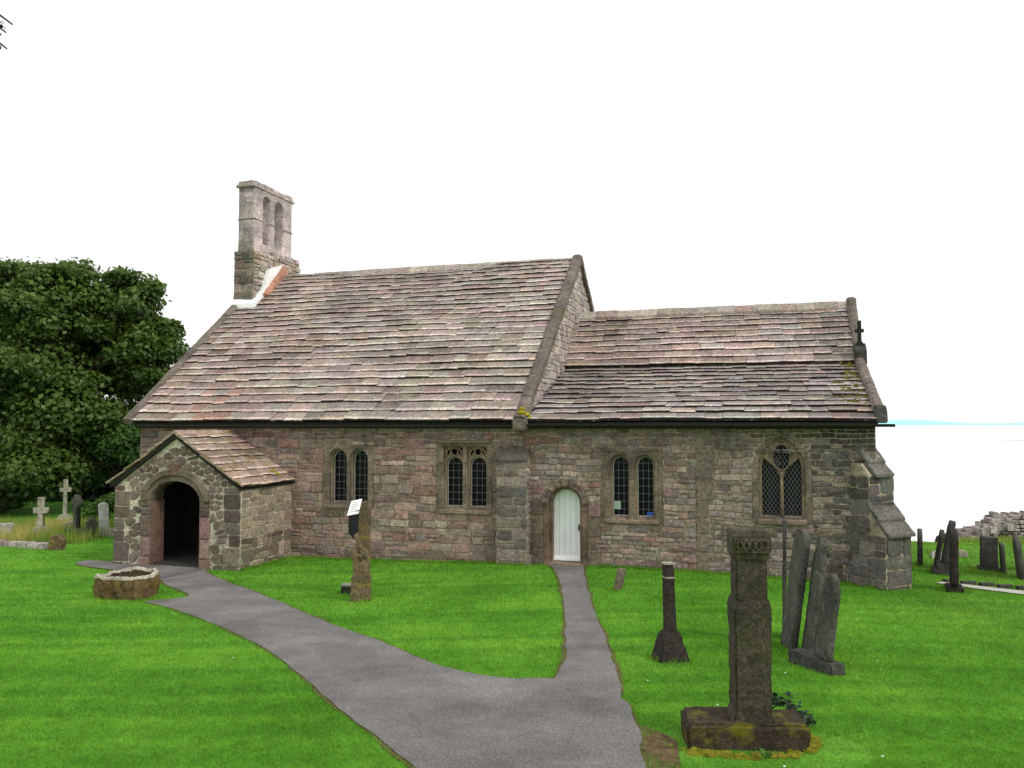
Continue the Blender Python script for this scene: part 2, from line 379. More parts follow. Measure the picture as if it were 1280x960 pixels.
# ------------------------------------------------------------------ terrain
TH = radians(17.3); P0 = (.28, 19.0)
def W(u, v): return (P0[0]+u*cos(TH)+v*sin(TH), P0[1]-u*sin(TH)+v*cos(TH))
def g(X, Y):
    t = 17-Y
    rise = .045*(t+sqrt(t*t+4))/2
    if Y < 2: rise = .045*(15.07+ (2-Y)*.2)
    z = .05+.17*exp(-((X-2)/4.5)**2)*exp(-(max(0, Y-17)/8)**2)+rise
    if Y > 17:
        z -= .4*min(1, max(0, (Y-22.5)/4))*min(1, max(0, (X-9)/4))
        e = (25.3+.25*sin(X*.7)+max(0, (X-13)*.9)) if X > -3 else 25.3+(-3-X)*2.2
        e = min(e, 48)
        if Y > e: z -= min(13.5, (Y-e)**1.5*1.3)
    return z
xs = np.concatenate([np.arange(-110, -26, 4.), np.arange(-26, 24, .5), np.arange(24, 90, 4.)]); ys = np.concatenate([np.arange(-70, -2, 4.), np.arange(-2, 30, .5), np.arange(30, 62, 1.)])
V = [(x, y, g(x, y)) for y in ys for x in xs]; nx = len(xs)
F = [(j*nx+i, j*nx+i+1, (j+1)*nx+i+1, (j+1)*nx+i) for j in range(len(ys)-1) for i in range(nx-1)]
tag(mk('ground', V, F, 'turf', smooth=True), kind='structure')
def ring_sheet(name, x0, x1, y0, y1, z, mat):
    tag(mk(name, [(x0,y0,z),(x1,y0,z),(x1,y1,z),(x0,y1,z)], [(0,1,2,3)], mat), kind='structure')
ring_sheet('sea', -30000, 30000, 20, 60000, -12, 'sea')
# hazy hills beyond the bay
mb = MB(); pr = []
for k in range(121):
    x = -12000+k*200; h = 48+22*noise.noise(Vector((x*.0006, 3, 0)))+10*noise.noise(Vector((x*.002, 1, 0)))
    if 4000 < x < 6200: h = {True: 62}.get(x < 4500, 62-38*min(1, (x-4500)/450) if x < 5500 else 24+34*(x-5500)/700)
    pr.append((x, max(16, h)))
vs = []; fs = []
for i, (x, h) in enumerate(pr): vs += [(x, 8600, -13), (x, 9000, -12+h), (x, 11000, -13)]
for i in range(120):
    a = i*3; fs += [(a, a+3, a+4, a+1), (a+1, a+4, a+5, a+2)]
tag(mk('hills', vs, fs, 'hills', smooth=True), kind='structure')
vs = []; fs = []
for k in range(41):
    x = 368+k*14; w = 2.2*min(1, k/12)+.6*noise.noise(Vector((k*.3, 0, 0))); y = 740+k*1.5
    vs += [(x, y-w*2, -11.98), (x, y, -11.9+.45*min(1, k/8)), (x, y+w*6, -11.98)]
for i in range(40):
    a = i*3; fs += [(a, a+3, a+4, a+1), (a+1, a+4, a+5, a+2)]
tag(mk('sandbank', vs, fs, 'sand'), kind='structure')

# ------------------------------------------------------------------ paths
def resample(pl, n, smooth=True):
    if smooth:
        q = []
        for i in range(len(pl)-1):
            p0, p1, p2, p3 = pl[max(i-1, 0)], pl[i], pl[i+1], pl[min(i+2, len(pl)-1)]
            for k in range(6):
                t = k/6; q.append(tuple(.5*((2*p1[a])+(-p0[a]+p2[a])*t+(2*p0[a]-5*p1[a]+4*p2[a]-p3[a])*t*t+(-p0[a]+3*p1[a]-3*p2[a]+p3[a])*t**3) for a in (0, 1)))
        pl = q+[pl[-1]]
    d = [0]
    for a, b in zip(pl, pl[1:]): d.append(d[-1]+math.dist(a, b))
    return [(np.interp(s, d, [p[0] for p in pl]), np.interp(s, d, [p[1] for p in pl])) for s in np.linspace(0, d[-1], n)]
def wob(p, k, amp=.035): return (p[0]+amp*noise.noise(Vector((p[0]*2.3, p[1]*2.3, k))), p[1]+amp*noise.noise(Vector((p[0]*2.3, p[1]*2.3, k+5))))
POLYS = []
def strip(name, Lp, Rp, mat, dz, n=90, m=8, verge=True, sink=False):
    A = [wob(p, 1) for p in resample(Lp, n)]; B = [wob(p, 2) for p in resample(Rp, n)]
    POLYS.append(A+B[::-1])
    def sheet(nm, A, B, mat, dz):
        vs = []
        for i_, (a, b) in enumerate(zip(A, B)):
            dd_ = dz-(max(0, i_-len(A)*.95)/(len(A)*.05))*.03 if sink else dz
            for k in range(m+1):
                x = a[0]+(b[0]-a[0])*k/m; y = a[1]+(b[1]-a[1])*k/m; vs.append((x, y, g(x, y)+dd_))
        return tag(mk(nm, vs, [(j*(m+1)+i, j*(m+1)+i+1, (j+1)*(m+1)+i+1, (j+1)*(m+1)+i) for j in range(len(A)-1) for i in range(m)], mat), kind='structure')
    sheet(name, A, B, mat, dz)
    if verge:
        ext = []
        for a, b in zip(A, B):
            d = Vector((a[0]-b[0], a[1]-b[1])); d.normalize(); w = .05+.07*noise.noise(Vector((a[0], a[1], 3)))
            ext.append(((a[0]+d.x*w, a[1]+d.y*w), (b[0]-d.x*w, b[1]-d.y*w)))
        sheet('verge', [e[0] for e in ext], [e[1] for e in ext], 'soil', dz-.008)
doorL = [(.72,18.95),(.89,18.58),(.94,16.29),(.86,13.76),(.73,11.36),(.6,9.9),(.45,9.33),(.35,8.9)]
doorR = [(1.45,18.75),(1.57,18.52),(1.40,15.33),(1.31,13.04),(1.27,11.31),(1.2,9.63),(1.12,8.53),(1.0,8.2)]
mainL = [(-8.05,19.55),(-7.7,18.2),(-7.2,17.24),(-6.31,16.12),(-6.11,15.7),(-6.35,15.42),(-6.7,15.22),(-6.2,14.75),(-5.31,13.85),(-3.57,11.66),(-2.4,9.67),(-1.55,8.11),(-.81,6.8),(-.3,5.4),(.6,1),(.9,-6)]
mainR = [(-6.75,19.2),(-6.84,18.62),(-4.7,15.78),(-3.07,13.33),(-1.75,11.44),(-.98,10.23),(-.37,9.59),(.09,9.37),(.45,9.33),(1.12,8.53),(1.13,7.76),(1.14,7.32),(1.04,6.7),(1.2,4.5),(2.0,1),(2.4,-6)]
strip('path', mainL, mainR, 'asphalt', .016, 160)
strip('path', doorL, doorR, 'asphalt', .019, 120, 4, sink=True)
strip('path', [(-10.35,20.3),(-10.0,20.2),(-8.9,19.9),(-7.1,19.0)], [(-10.45,19.95),(-10.1,19.5),(-9.14,18.95),(-7.5,17.9)], 'asphalt', .024, 40, 4)
strip('verge', [(1.08,7.75),(1.09,7.3),(.99,6.7),(1.0,6.0)], [(1.2,7.7),(1.42,7.25),(1.36,6.85),(1.2,6.0)], 'soil', .008, 30, 3, False)
strip('side_path', [(9.0,17.35),(9.9,16.4),(12,14.6),(15,12.6)], [(8.75,17.2),(9.6,16.1),(11.6,14.2),(14.6,12.2)], 'concrete', .02, 40, 2)
# low dark kerb behind the side path
vs = []

# ------------------------------------------------------------------ the church
CH = empty('church', (P0[0], P0[1], 0), -TH)
tag(CH, 'small medieval stone church with bellcote, porch, stone slate roofs and white door', 'church')
PS = lambda off=0: (lambda u, z, d: (u, off-d, z))           # south-facing wall plane
UW, UE, EV = -10.75, 7.45, 3.5
wins = dict(w1=(-5.2,-3.82,1.36,2.90), w2=(-2.16,-.76,1.33,2.99), w3=(1.80,3.15,1.22,2.85), w4=(4.95,6.3,1.33,3.2), door=(.42,1.52,-.3,2.12))
holes = [v for k, v in wins.items() if k not in ('w4', 'door')]
W4O = pointed(5.03, 6.21, 1.33, 2.44, 3.22); DOO = round_light(.47, 1.47, -.3, 2.1)
def steps(poly, zs, z1, cx, n=9):
    out = []
    for k in range(n):
        za, zb = zs+(z1-zs)*k/n, zs+(z1-zs)*(k+1)/n; zm = (za+zb)/2; w = 0
        for i in range(len(poly)):
            a, b = poly[i-1], poly[i]
            if (a[1]-zm)*(b[1]-zm) < 0: w = max(w, abs(a[0]+(b[0]-a[0])*(zm-a[1])/(b[1]-a[1])-cx))
        out.append((cx-w-.005, cx+w+.005, za, zb))
    return out
holes += [(5.03, 6.21, 1.33, 2.44)]+steps(W4O, 2.44, 3.22, 5.62)+[(.47, 1.47, -.3, 1.6)]+steps(DOO, 1.6, 2.1, .97)
# backing walls (mortar) with window openings, stones laid on them
def backing(name, a, b, hs, pal, rng, mortar):
    o = plate(name, rect(a, b, -.4, EV-.02), [h if isinstance(h, list) else rect(h[0]+.05, h[1]-.05, max(h[2]+.05, -.35), h[3]-.05) for h in hs], 0, .7, mortar, CH)
    return o
def join_stones(o, mb, mat):
    """put the stones into the wall's own mesh as a second material"""
    bm = bmesh.new(); bm.from_mesh(o.data)
    me = bpy.data.meshes.new('t'); me.from_pydata(mb.v, [], mb.f); n0 = len(bm.faces)
    bm.from_mesh(me); bm.faces.ensure_lookup_table()
    for i in range(n0, len(bm.faces)): bm.faces[i].material_index = 1
    bm.to_mesh(o.data); bm.free(); o.data.materials.append(M[mat])
    a = o.data.attributes.get('Col') or o.data.attributes.new('Col', 'FLOAT_COLOR', 'FACE'); arr = np.ones((len(o.data.polygons), 4), 'f'); arr[n0:, :3] = np.array(mb.c, 'f'); a.data.foreach_set('color', arr.ravel())
def eave_shade(u, z):  # shade below the eaves, painted into the colour of the upper wall stones
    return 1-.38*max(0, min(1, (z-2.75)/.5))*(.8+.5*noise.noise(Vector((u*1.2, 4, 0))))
def pal_n(u, z): return PAL_N if R.random() < .8 else PAL_C
def pal_c(u, z):
    if u < 3.9: return PAL_C if R.random() < .55 else PAL_N
    return PAL_D if R.random() < max(0, (u-5)*.4) else PAL_C
PIL = (-.6, .13)
nave = backing('nave_wall', UW, 0, [wins['w1'], wins['w2']], None, R, 'mortar')
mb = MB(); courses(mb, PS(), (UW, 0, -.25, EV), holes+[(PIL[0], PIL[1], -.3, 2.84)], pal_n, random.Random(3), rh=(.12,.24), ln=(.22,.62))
join_stones(nave, mb, 'rubble')
ch = backing('chancel_wall', .001, UE, [round_light(.53, 1.41, -.35, 2.04), wins['w3'], pointed(5.09, 6.15, 1.39, 2.44, 3.14)], None, R, 'mortar')
mb = MB()
# big dressed blocks of a straight joint
Q = random.Random(5); z = -.2
while z < EV:
    h = Q.uniform(.3, .48); w = Q.choice([.24,.38]); zz = min(EV, z+h)
    stone(mb, outline((3.86, 3.86+w, z, zz), Q, .006, .003, .05), PS(), .03, .014, S2L((132,122,112)), Q); holes.append((3.86, 3.86+w, z, zz)); z += h
z = -.2
while z < 1.5:        # quoins by the door
    h = Q.uniform(.28, .45); zz = z+h
    for a, b_ in ((.14 if Q.random() < .5 else .22, .46), (1.48, 1.66 if Q.random() < .5 else 1.78)):
        stone(mb, outline((a, b_, z, zz), Q, .006, .003, .05), PS(), .03, .014, pick([(140,118,100),(128,112,102),(132,104,94)], Q), Q); holes.append((a, b_, z, zz))
    z += h
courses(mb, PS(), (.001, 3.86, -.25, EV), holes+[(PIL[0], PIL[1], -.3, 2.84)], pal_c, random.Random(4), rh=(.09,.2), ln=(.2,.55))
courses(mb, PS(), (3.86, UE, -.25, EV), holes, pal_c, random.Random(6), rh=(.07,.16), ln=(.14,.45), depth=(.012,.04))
join_stones(ch, mb, 'rubble')
# pilaster with dark water stain
o = MB(); o.prism([(0,-.4),(-.2,-.4),(-.2,2.55),(-.03,2.84),(0,2.84)], 'x', PIL[0], PIL[1])
pil = o.build('buttress', 'mortar', CH); mb = MB(); q = random.Random(8)
courses(mb, PS(-.2), (PIL[0], PIL[1], -.25, 2.55), [], lambda u, z: PAL_D if z < 1.9 and R.random() < .7 else PAL_C, q, rh=(.16,.3), ln=(.35,.8), depth=(.02,.035))
courses(mb, lambda u, z, d: (PIL[1]+d, u, z), (-.2, 0, -.25, 2.6), [], PAL_C, q, rh=(.2,.38), ln=(.3,.5))
courses(mb, lambda u, z, d: (PIL[0]-d, -u-.2, z), (-.2, 0, -.25, 2.6), [], PAL_C, q, rh=(.2,.38), ln=(.3,.5))
mb.prism([(-.24,2.53),(-.02,2.86),(-.0,2.9),(-.25,2.58)], 'x', PIL[0]-.02, PIL[1]+.02, S2L((100,96,90)))
join_stones(pil, mb, 'rubble')

# roof geometry
SL = (8.27-3.42)/(5.7+.28)
def roofz(v): return 3.42+(v+.28)*SL
VM = 5.7
# remaining walls: west and east gables of the nave, chancel ends and back walls
mb = MB()
mb.prism([(0.69,-.4),(11.4,-.4),(11.4,3.4),(VM,roofz(VM)-.12),(0.69,roofz(.69)-.12)], 'x', UW+.01, UW+.7)
mb.prism([(0,-.4),(.7,-.4),(.7,roofz(.7)-.12),(0,roofz(0)-.14)], 'x', UW+.003, UW+.6)
o = mb.build('gable_wall', 'dressed', CH)
mb = MB(); q = random.Random(9)
gw = MB(); gw.prism([(.02,3.4),(11.4,3.4),(VM,roofz(VM)+.02)], 'x', -.5, .0); o = gw.build('gable_wall', 'mortar', CH)
gl = [(0,roofz(0)+.0,-SL,1),(VM*2,roofz(0)+.0,SL,1)]
courses(mb, lambda a, z, d: (d, a, z), (.3, 9.5, 3.6, 8.4), [], PAL_W, q, rh=(.12,.24), ln=(.2,.5), lines=gl); join_stones(o, mb, 'rubble')
mb = MB(); mb.box(UW+.7, -.5, 10.7, 11.4, -.4, 3.4); mb.box(-.5, 6.9, 8.9, 9.5, -.4, 3.4); mb.build('back_wall', 'dressed', CH)
AZ0, AV1, AZ1 = 3.46, 4.0, 4.93        # aisle roof eave height, top edge
CZ = 6.6; CV = 5.4; SC = (CZ-AZ1-.02)/(CV-AV1+.05)
e = MB(); e.prism([(.02,-.4),(9.5,-.4),(9.5,3.3),(CV,CZ-.08),(AV1,AZ1-.08),(.02,AZ0-.08)], 'x', 6.9, UE-.002)
ego = e.build('gable_wall', 'mortar', CH); mb = MB()
courses(mb, lambda a, z, d: (UE+d, a, z), (.05, 9.4, -.25, 6.5), [], PAL_D, random.Random(12), rh=(.1,.2), ln=(.2,.5), lines=[(0,AZ0-.08,-(AZ1-AZ0)/AV1,1),(AV1,AZ1-.1,-SC,1),(CV,CZ-.1,.8,1)])
join_stones(ego, mb, 'rubble')

PAL_S = [(180,170,156),(168,158,146),(188,180,164),(172,160,148),(158,148,138),(184,172,154),(194,188,172),(168,152,142),(164,158,146)]
PAL_S2 = [(178,156,144),(166,146,136),(184,164,150),(162,142,134),(176,158,144),(180,156,140)]
PAL_S3 = [(160,154,146),(172,166,156),(148,142,136),(178,172,162),(160,150,144),(152,146,140)]
PAL_RED = [(192,150,126),(184,142,122)]
def slates(mb, P, s0, s1, T, g0, g1, w0, w1, pal, rng, sag=.03, th=.06):
    t = 0; row = 0
    while t < T-.04:
        k = t/T; gg = (g0+(g1-g0)*k)*rng.uniform(.9, 1.1); s = s0-rng.uniform(0, .05)
        tt = min(t+gg*1.6+.04, T)
        rw = rng.uniform(.85, 1.15)
        while s < s1:
            w = rng.uniform(.6, 1.4)*(w0+(w1-w0)*k)*rw
            if s+w > s1-.12: w = s1+rng.uniform(0, .04)-s
            j = lambda a: rng.uniform(-a, a)
            lift = th*rng.uniform(.9, 1.35); a, b = s+.004, s+w-.004; lo = t+j(.018); dz = sag*noise.noise(Vector((s*.35, t*.5, 2)))+.012*noise.noise(Vector((s*1.1, t*2, 7)))
            c = pick(pal(s, k), rng, 9, .42); nz_ = 1+.5*noise.noise(Vector((s*.5, t*.9, 11)))+.28*noise.noise(Vector((s*1.7, t*2.4, 5))); c = tuple(x*nz_*.92 for x in c); tw = j(.006)
            mid = (a+b)/2
            vs = [P(a, lo+j(.012), lift+tw+dz), P(mid, lo+j(.014), lift+dz+j(.004)), P(b, lo+j(.012), lift-tw+dz), P(b, tt, .006+dz), P(a, tt, .006+dz),
                  P(a, lo, lift-th+tw+dz), P(mid, lo, lift-th+dz), P(b, lo, lift-th-tw+dz), P(b, tt, -.022+dz), P(a, tt, -.022+dz)]
            l2 = lo+gg*.26; f2 = (tt-l2)/(tt-lo); hh = .006+(lift-.006)*f2
            vs += [P(a, l2+j(.012), hh+tw+dz), P(b, l2+j(.012), hh-tw+dz)]
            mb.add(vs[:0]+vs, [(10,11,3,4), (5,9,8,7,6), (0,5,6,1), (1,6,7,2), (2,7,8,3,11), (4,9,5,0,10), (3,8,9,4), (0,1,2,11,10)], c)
            for kk in (2, 3): mb.c[-8+kk] = tuple(x*.12 for x in c)  # front faces darkened to paint the shadow line under each slate course
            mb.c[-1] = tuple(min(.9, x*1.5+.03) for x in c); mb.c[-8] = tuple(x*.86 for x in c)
            s += w
        t += gg; row += 1
def slope(v0, z0, v1, z1):
    L = math.hypot(v1-v0, z1-z0); dv, dz = (v1-v0)/L, (z1-z0)/L
    sg = 1 if v1 > v0 else -1
    return (lambda s, t, h: (s, v0+dv*t-sg*dz*h, z0+dz*t+abs(dv)*h)), L
def ridge(name, a, b, v, z, mat, w=.2, parent=CH, rng=random.Random(2)):
    mb = MB(); s = a
    while s < b:
        l = min(rng.uniform(.45, .75), b-s)
        if b-s-l < .15: l = b-s
        d = rng.uniform(-.012, .012); e_ = d+rng.uniform(-.008, .008); sg = w*.8
        vs = []
        for u, k in ((s+.004, d), (s+l-.004, e_)):
            vs += [(u, v-w, z-sg+k), (u, v-.05, z+.025+k), (u, v+.05, z+.025+k), (u, v+w, z-sg+k), (u, v+w, z-sg-.05+k), (u, v, z-.03+k), (u, v-w, z-sg-.05+k)]
        mb.add(vs, [tuple(range(6, -1, -1)), tuple(range(7, 14))]+[(i, (i+1) % 7, 7+(i+1) % 7, 7+i) for i in range(7)], pick(PAL_S, rng))
        s += l
    return fixn(mb.build(name, mat, parent))
# nave roof
rng = random.Random(21); mb = MB()
def pn(s, k):
    r = R.random()
    if k < .18 and -9.3 < s < -7.2 and r < .35: return PAL_RED
    if s < -7.5: return PAL_S2 if r < .65 else PAL_S
    return PAL_S2 if r < .25 else PAL_S
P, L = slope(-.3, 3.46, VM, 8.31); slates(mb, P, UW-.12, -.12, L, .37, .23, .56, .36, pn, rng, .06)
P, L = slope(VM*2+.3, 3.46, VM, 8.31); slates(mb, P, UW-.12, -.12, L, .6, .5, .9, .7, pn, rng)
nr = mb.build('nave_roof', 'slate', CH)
mb = MB(); mb.prism([(-.22,3.4),(VM,8.22),(VM*2+.22,3.4),(VM*2+.1,3.3),(VM,8.08),(-.1,3.3)], 'x', UW-.05, -.12); mb.build('roof_underlay', 'underlay', nr)
ridge('ridge_tiles', -10.15, -.1, VM, 8.36, 'slate', parent=nr)
# aisle roof (shallow) and chancel roof (steep) above it
def pc(s, k):
    r = R.random(); return PAL_S3 if r < .7 else (PAL_S if r < .9 else PAL_S2)
def pcu(s, k):
    r = R.random(); return (PAL_S2 if r < .8 else PAL_S) if s < 4.8 else (PAL_S2 if r < .4 else PAL_S3)
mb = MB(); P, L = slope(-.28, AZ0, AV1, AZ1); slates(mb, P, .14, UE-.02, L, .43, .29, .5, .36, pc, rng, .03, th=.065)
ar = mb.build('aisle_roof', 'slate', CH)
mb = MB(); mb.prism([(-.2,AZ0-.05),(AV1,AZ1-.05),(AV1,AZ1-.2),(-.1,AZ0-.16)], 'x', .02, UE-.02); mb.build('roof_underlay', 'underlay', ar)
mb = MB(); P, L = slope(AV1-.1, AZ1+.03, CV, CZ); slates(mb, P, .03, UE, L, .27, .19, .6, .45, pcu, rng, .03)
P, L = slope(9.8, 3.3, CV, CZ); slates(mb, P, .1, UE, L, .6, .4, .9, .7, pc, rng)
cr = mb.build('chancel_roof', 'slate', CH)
mb = MB(); mb.prism([(AV1-.05,AZ1-.03),(CV,CZ-.08),(9.7,3.2),(9.6,3.05),(CV,CZ-.25),(AV1,AZ1-.2)], 'x', .02, UE-.02); mb.build('roof_underlay', 'underlay', cr)
ridge('ridge_tiles', .05, UE, CV, CZ+.06, 'slate', parent=cr)
# stepped stones where the chancel roof meets the nave gable
mb = MB(); q = random.Random(31)
for k in range(9):
    t = k/9; v = AV1+(CV-AV1)*t; z = AZ1+(CZ-AZ1)*t+.12
    mb.box(.001, .14+q.uniform(0, .05), v-.02, v+.2, z-.02, z+.1, pick(PAL_W, q))
mb.build('flashing_stones', 'rubble', cr)

# eaves: dark soffit board and gutter
mb = MB(); mb.box(UW-.04, -.02, -.2, -.03, 3.34, 3.43); mb.box(.13, UE+.03, -.2, -.03, 3.35, 3.44); mb.build('eaves_board', 'gutter', CH)
mb = MB()
for a, b_, z in ((.1, UE+.32, 3.40),):
    n = 8; vs = []
    for u in (a, b_):
        for k in range(n+1): th = pi+pi*k/n; vs.append((u, -.33+.06*cos(th), z+.06*sin(th)))
        for k in range(n, -1, -1): th = pi+pi*k/n; vs.append((u, -.33+.05*cos(th), z+.002+.05*sin(th)))
    m_ = 2*n+2; mb.add(vs, [(i, (i+1) % m_, m_+(i+1) % m_, m_+i) for i in range(m_)]+[tuple(range(m_-1, -1, -1)), tuple(range(m_, 2*m_))])
fixn(mb.build('gutter', 'gutter', CH))
# coping stones
def coping(name, pts, ua, ub, h, mat, rng, ln=(.6,1.1), lift=.0, parent=CH):
    (v0, z0), (v1, z1) = pts; L = math.hypot(v1-v0, z1-z0); dv, dz = (v1-v0)/L, (z1-z0)/L; sg = 1 if v1 > v0 else -1
    mb = MB(); t = 0
    while t < L-.01:
        l = min(rng.uniform(*ln), L-t)
        if L-t-l < .25: l = L-t
        w = (ub-ua)/2; uc = (ua+ub)/2; k = rng.uniform(-.008, .012); sec = [(-w, 0), (-w*.95, h*.55), (-w*.45, h), (w*.45, h), (w*.95, h*.55), (w, 0), (w, -.12), (-w, -.12)]
        vs = []
        for tt in (t+.004, t+l-.004):
            for (a, hh) in sec: vs.append((uc+a, v0+dv*tt-sg*dz*(hh+k), z0+dz*tt+abs(dv)*(hh+k)))
        mb.add(vs, [tuple(range(7, -1, -1)), tuple(range(8, 16))]+[(i, (i+1) % 8, 8+(i+1) % 8, 8+i) for i in range(8)])
        t += l
    o = mb.build(name, mat, parent); fixn(o); rough(o, .16, .015, 6, 3, 3); return o
q = random.Random(41)
coping('coping', ((-.34,3.5),(VM,8.38)), -.15, .13, .1, 'coping', q)
coping('coping', ((VM*2+.3,3.5),(VM,8.38)), -.15, .13, .1, 'coping', q)
coping('coping', ((-.34,3.48),(4.22,7.16)), UW-.3, UW-.02, .07, 'coping', q, (.7,1.2))
coping('coping', ((AV1+.1,AZ1+.18),(CV,CZ+.12)), UE-.05, UE+.2, .1, 'coping', q)
coping('coping', ((9.6,3.4),(CV,CZ+.12)), UE-.05, UE+.2, .1, 'coping', q)
coping('coping', ((.05,AZ0+.16),(AV1-.15,AZ1+.08)), UE-.02, UE+.2, .1, 'coping', q)
mb = MB(); mb.box(-.17, .16, -.42, -.1, 3.25, 3.52); kb = mb.build('kneeler', 'coping', CH); rough(bevel(kb, .03), .1, .02, 6, 2)
mb = MB(); mb.prism([(-.3,3.42),(.12,3.42),(.12,3.78),(-.08,3.78),(-.2,3.7)], 'x', UE-.02, UE+.2); kb = mb.build('kneeler', 'dark_slate', CH); rough(bevel(kb, .02), .1, .012, 6, 5)
for (a, b_, c_) in ((.02, -.35, 3.62), (.1, -.2, 3.72)):
    pass
# moss on the kneeler
def blobs(name, centres, mat, parent, seed=0, sub=2, flat=.6):
    bm = bmesh.new()
    for (x, y, z, r) in centres:
        mt = Matrix.Translation((x, y, z)) @ Matrix.Diagonal((1, 1, flat, 1))
        bmesh.ops.create_icosphere(bm, subdivisions=sub, radius=r, matrix=mt)
    for v in bm.verts: v.co += v.normal*0 + Vector([noise.noise(v.co*22+Vector((seed, k*5, 0)))*.03 for k in range(3)])
    me = bpy.data.meshes.new(name); bm.to_mesh(me); bm.free(); me.materials.append(M[mat])
    o = bpy.data.objects.new(name, me); C.objects.link(o); o.parent = parent; return o
blobs('moss', [(.02,-.3,3.66,.09),(.0,-.18,3.74,.08),(.12,-.22,3.62,.08),(.2,-.25,3.55,.05)], 'moss_clump', CH)
q = random.Random(44); mc = []
for _ in range(110):
    v = q.uniform(.5, 4.3); u = UE-.03-abs(q.gauss(0, .3)); z = (AZ0+(v+.28)/(AV1+.28)*(AZ1-AZ0)) if v < AV1 else AZ1+(v-AV1)*SC
    mc.append((u, v, z+.04, q.uniform(.04, .1)))
for _ in range(50): u = UE-q.uniform(.1, 2.6); mc.append((u, AV1-.02+q.uniform(-.08, .05), AZ1+.07, q.uniform(.02, .05)))
M['moss_dark'] = plain('olive moss', (.12,.105,.02), .95, .4, 30, .1, bm=1)
tag(blobs('moss', mc, 'moss_dark', CH, 5, 1, .5), kind='stuff')
# gable cross on its gablet
mb = MB(); mb.prism([(AV1-.35,4.85),(AV1+.2,4.85),(AV1+.2,5.2),(AV1-.08,5.42),(AV1-.35,5.2)], 'x', UE-.02, UE+.26); gc = mb.build('gable_cross', 'dark_slate', CH); bevel(gc, .015)
mb = MB(); uc = UE+.12; mb.box(uc-.045, uc+.045, AV1-.13, AV1-.04, 5.38, 5.98); mb.box(uc-.105, uc+.105, AV1-.12, AV1-.05, 5.68, 5.77); mb.prism([(uc-.1,5.36),(uc+.1,5.36),(uc+.05,5.46),(uc-.05,5.46)], 'y', AV1-.17, AV1)
bevel(mb.build('cross', 'iron', gc), .008)

# --- windows
def cames_grid(mb, a, b, z0, z1, du, dz, v):
    n = max(1, round((b-a)/du))
    for k in range(1, n): u = a+(b-a)*k/n; mb.box(u-.004, u+.004, v-.006, v+.004, z0, z1)
    z = z0+dz*.9
    while z < z1: mb.box(a, b, v-.009, v+.003, z-.004, z+.004); z += dz
def cames_diamond(mb, a, b, z0, z1, d, v, asp=1.55):
    for sg in (1, -1):
        k = -int((z1-z0)/(d*asp))-2
        while k*d < (b-a)+(z1-z0)/asp+d:
            u0 = a+k*d; pts = []
            # line z = z0 + sg*asp*(u-u0); clip to the rectangle
            A = (max(a, min(b, u0 if sg > 0 else u0)), 0)
            us = []
            for z in (z0, z1):
                us.append(u0+(z-z0)/asp if sg > 0 else u0-(z-z0)/asp)
            p, q_ = (us[0], z0), (us[1], z1)
            # clip in u
            def cl(p, q_):
                (x0, y0), (x1, y1) = p, q_; t0, t1 = 0, 1; dx = x1-x0
                for e_, s_ in ((a, 1), (b, -1)):
                    f0 = s_*(x0-e_); f1 = s_*(x1-e_)
                    if f0 < 0 and f1 < 0: return None
                    if f0 < 0: t0 = max(t0, f0/(f0-f1))
                    if f1 < 0: t1 = min(t1, f0/(f0-f1))
                if t0 >= t1: return None
                return (x0+dx*t0, y0+(y1-y0)*t0), (x0+dx*t1, y0+(y1-y0)*t1)
            r = cl(p, q_)
            if r: mb.bar((r[0][0], v, r[0][1]), (r[1][0], v, r[1][1]), .0055, n=4)
            k += 1
def grow(a, b, z0, z1, e_): return (a-e_, b+e_, z0-e_, z1+e_)
def window(rectw, lights, outer_holes, kind='grid', inner=None, outl=None):
    a, b, z0, z1 = rectw
    o = plate('window', outl or rect(a, b, z0, z1), outer_holes, -.03, .05, 'trimblock', CH, .006)
    plate('surround', [(x+(.03 if x < (a+b)/2 else -.03), z+(.03 if z < z0+.1 else -.05)) for x, z in outl] if outl else rect(a+.06, b-.06, z0+.06, z1-.06), inner or lights, .055, .17, 'trim', o, .004)
    for l in lights:
        us = [p[0] for p in l]; zs = [p[1] for p in l]; box = (min(us), max(us), min(zs), max(zs))
        gp = mk('pane', [(box[0]-.02,.2,box[2]-.02),(box[1]+.02,.2,box[2]-.02),(box[1]+.02,.2,box[3]+.02),(box[0]-.02,.2,box[3]+.02)], [(0,1,2,3)], 'glass', o)
        mb = MB()
        if kind == 'grid': cames_grid(mb, box[0], box[1], box[2], box[3], .13, .17, .19)
        else: cames_diamond(mb, box[0]-.01, box[1]+.01, box[2], box[3], .082, .19)
        mb.build('lead_lattice', 'came', o)
    return o
def framering(o, l, w=.016):
    us = [p[0] for p in l]; cx = (min(us)+max(us))/2; zs = [p[1] for p in l]; cz = (min(zs)+max(zs))/2
    inn = [(x+(w if x < cx else -w), z+(w if z < cz else -w)) for x, z in l]
    plate('frame', l, [inn], .172, .186, 'frame_pale', o)
def two_round(key, l1, l2, z0, z1):
    r = wins[key]; L_ = [round_light(*l1, z0, z1), round_light(*l2, z0, z1)]
    O = [round_light(l1[0]-.045, l1[1]+.045, z0-.02, z1+.045), round_light(l2[0]-.045, l2[1]+.045, z0-.02, z1+.045)]
    o = window(r, L_, O)
    for l in L_: framering(o, l)
    s = MB(); s.prism([(.03,z0-.14),(-.09,z0-.14),(-.09,z0-.08),(.03,z0-.03)], 'x', r[0]+.05, r[1]-.05); bevel(s.build('sill', 'trim', o), .008)
    return o
two_round('w1', (-4.99,-4.59), (-4.43,-4.01), 1.48, 2.75)
w3 = two_round('w3', (2.03,2.39), (2.58,2.94), 1.36, 2.68)
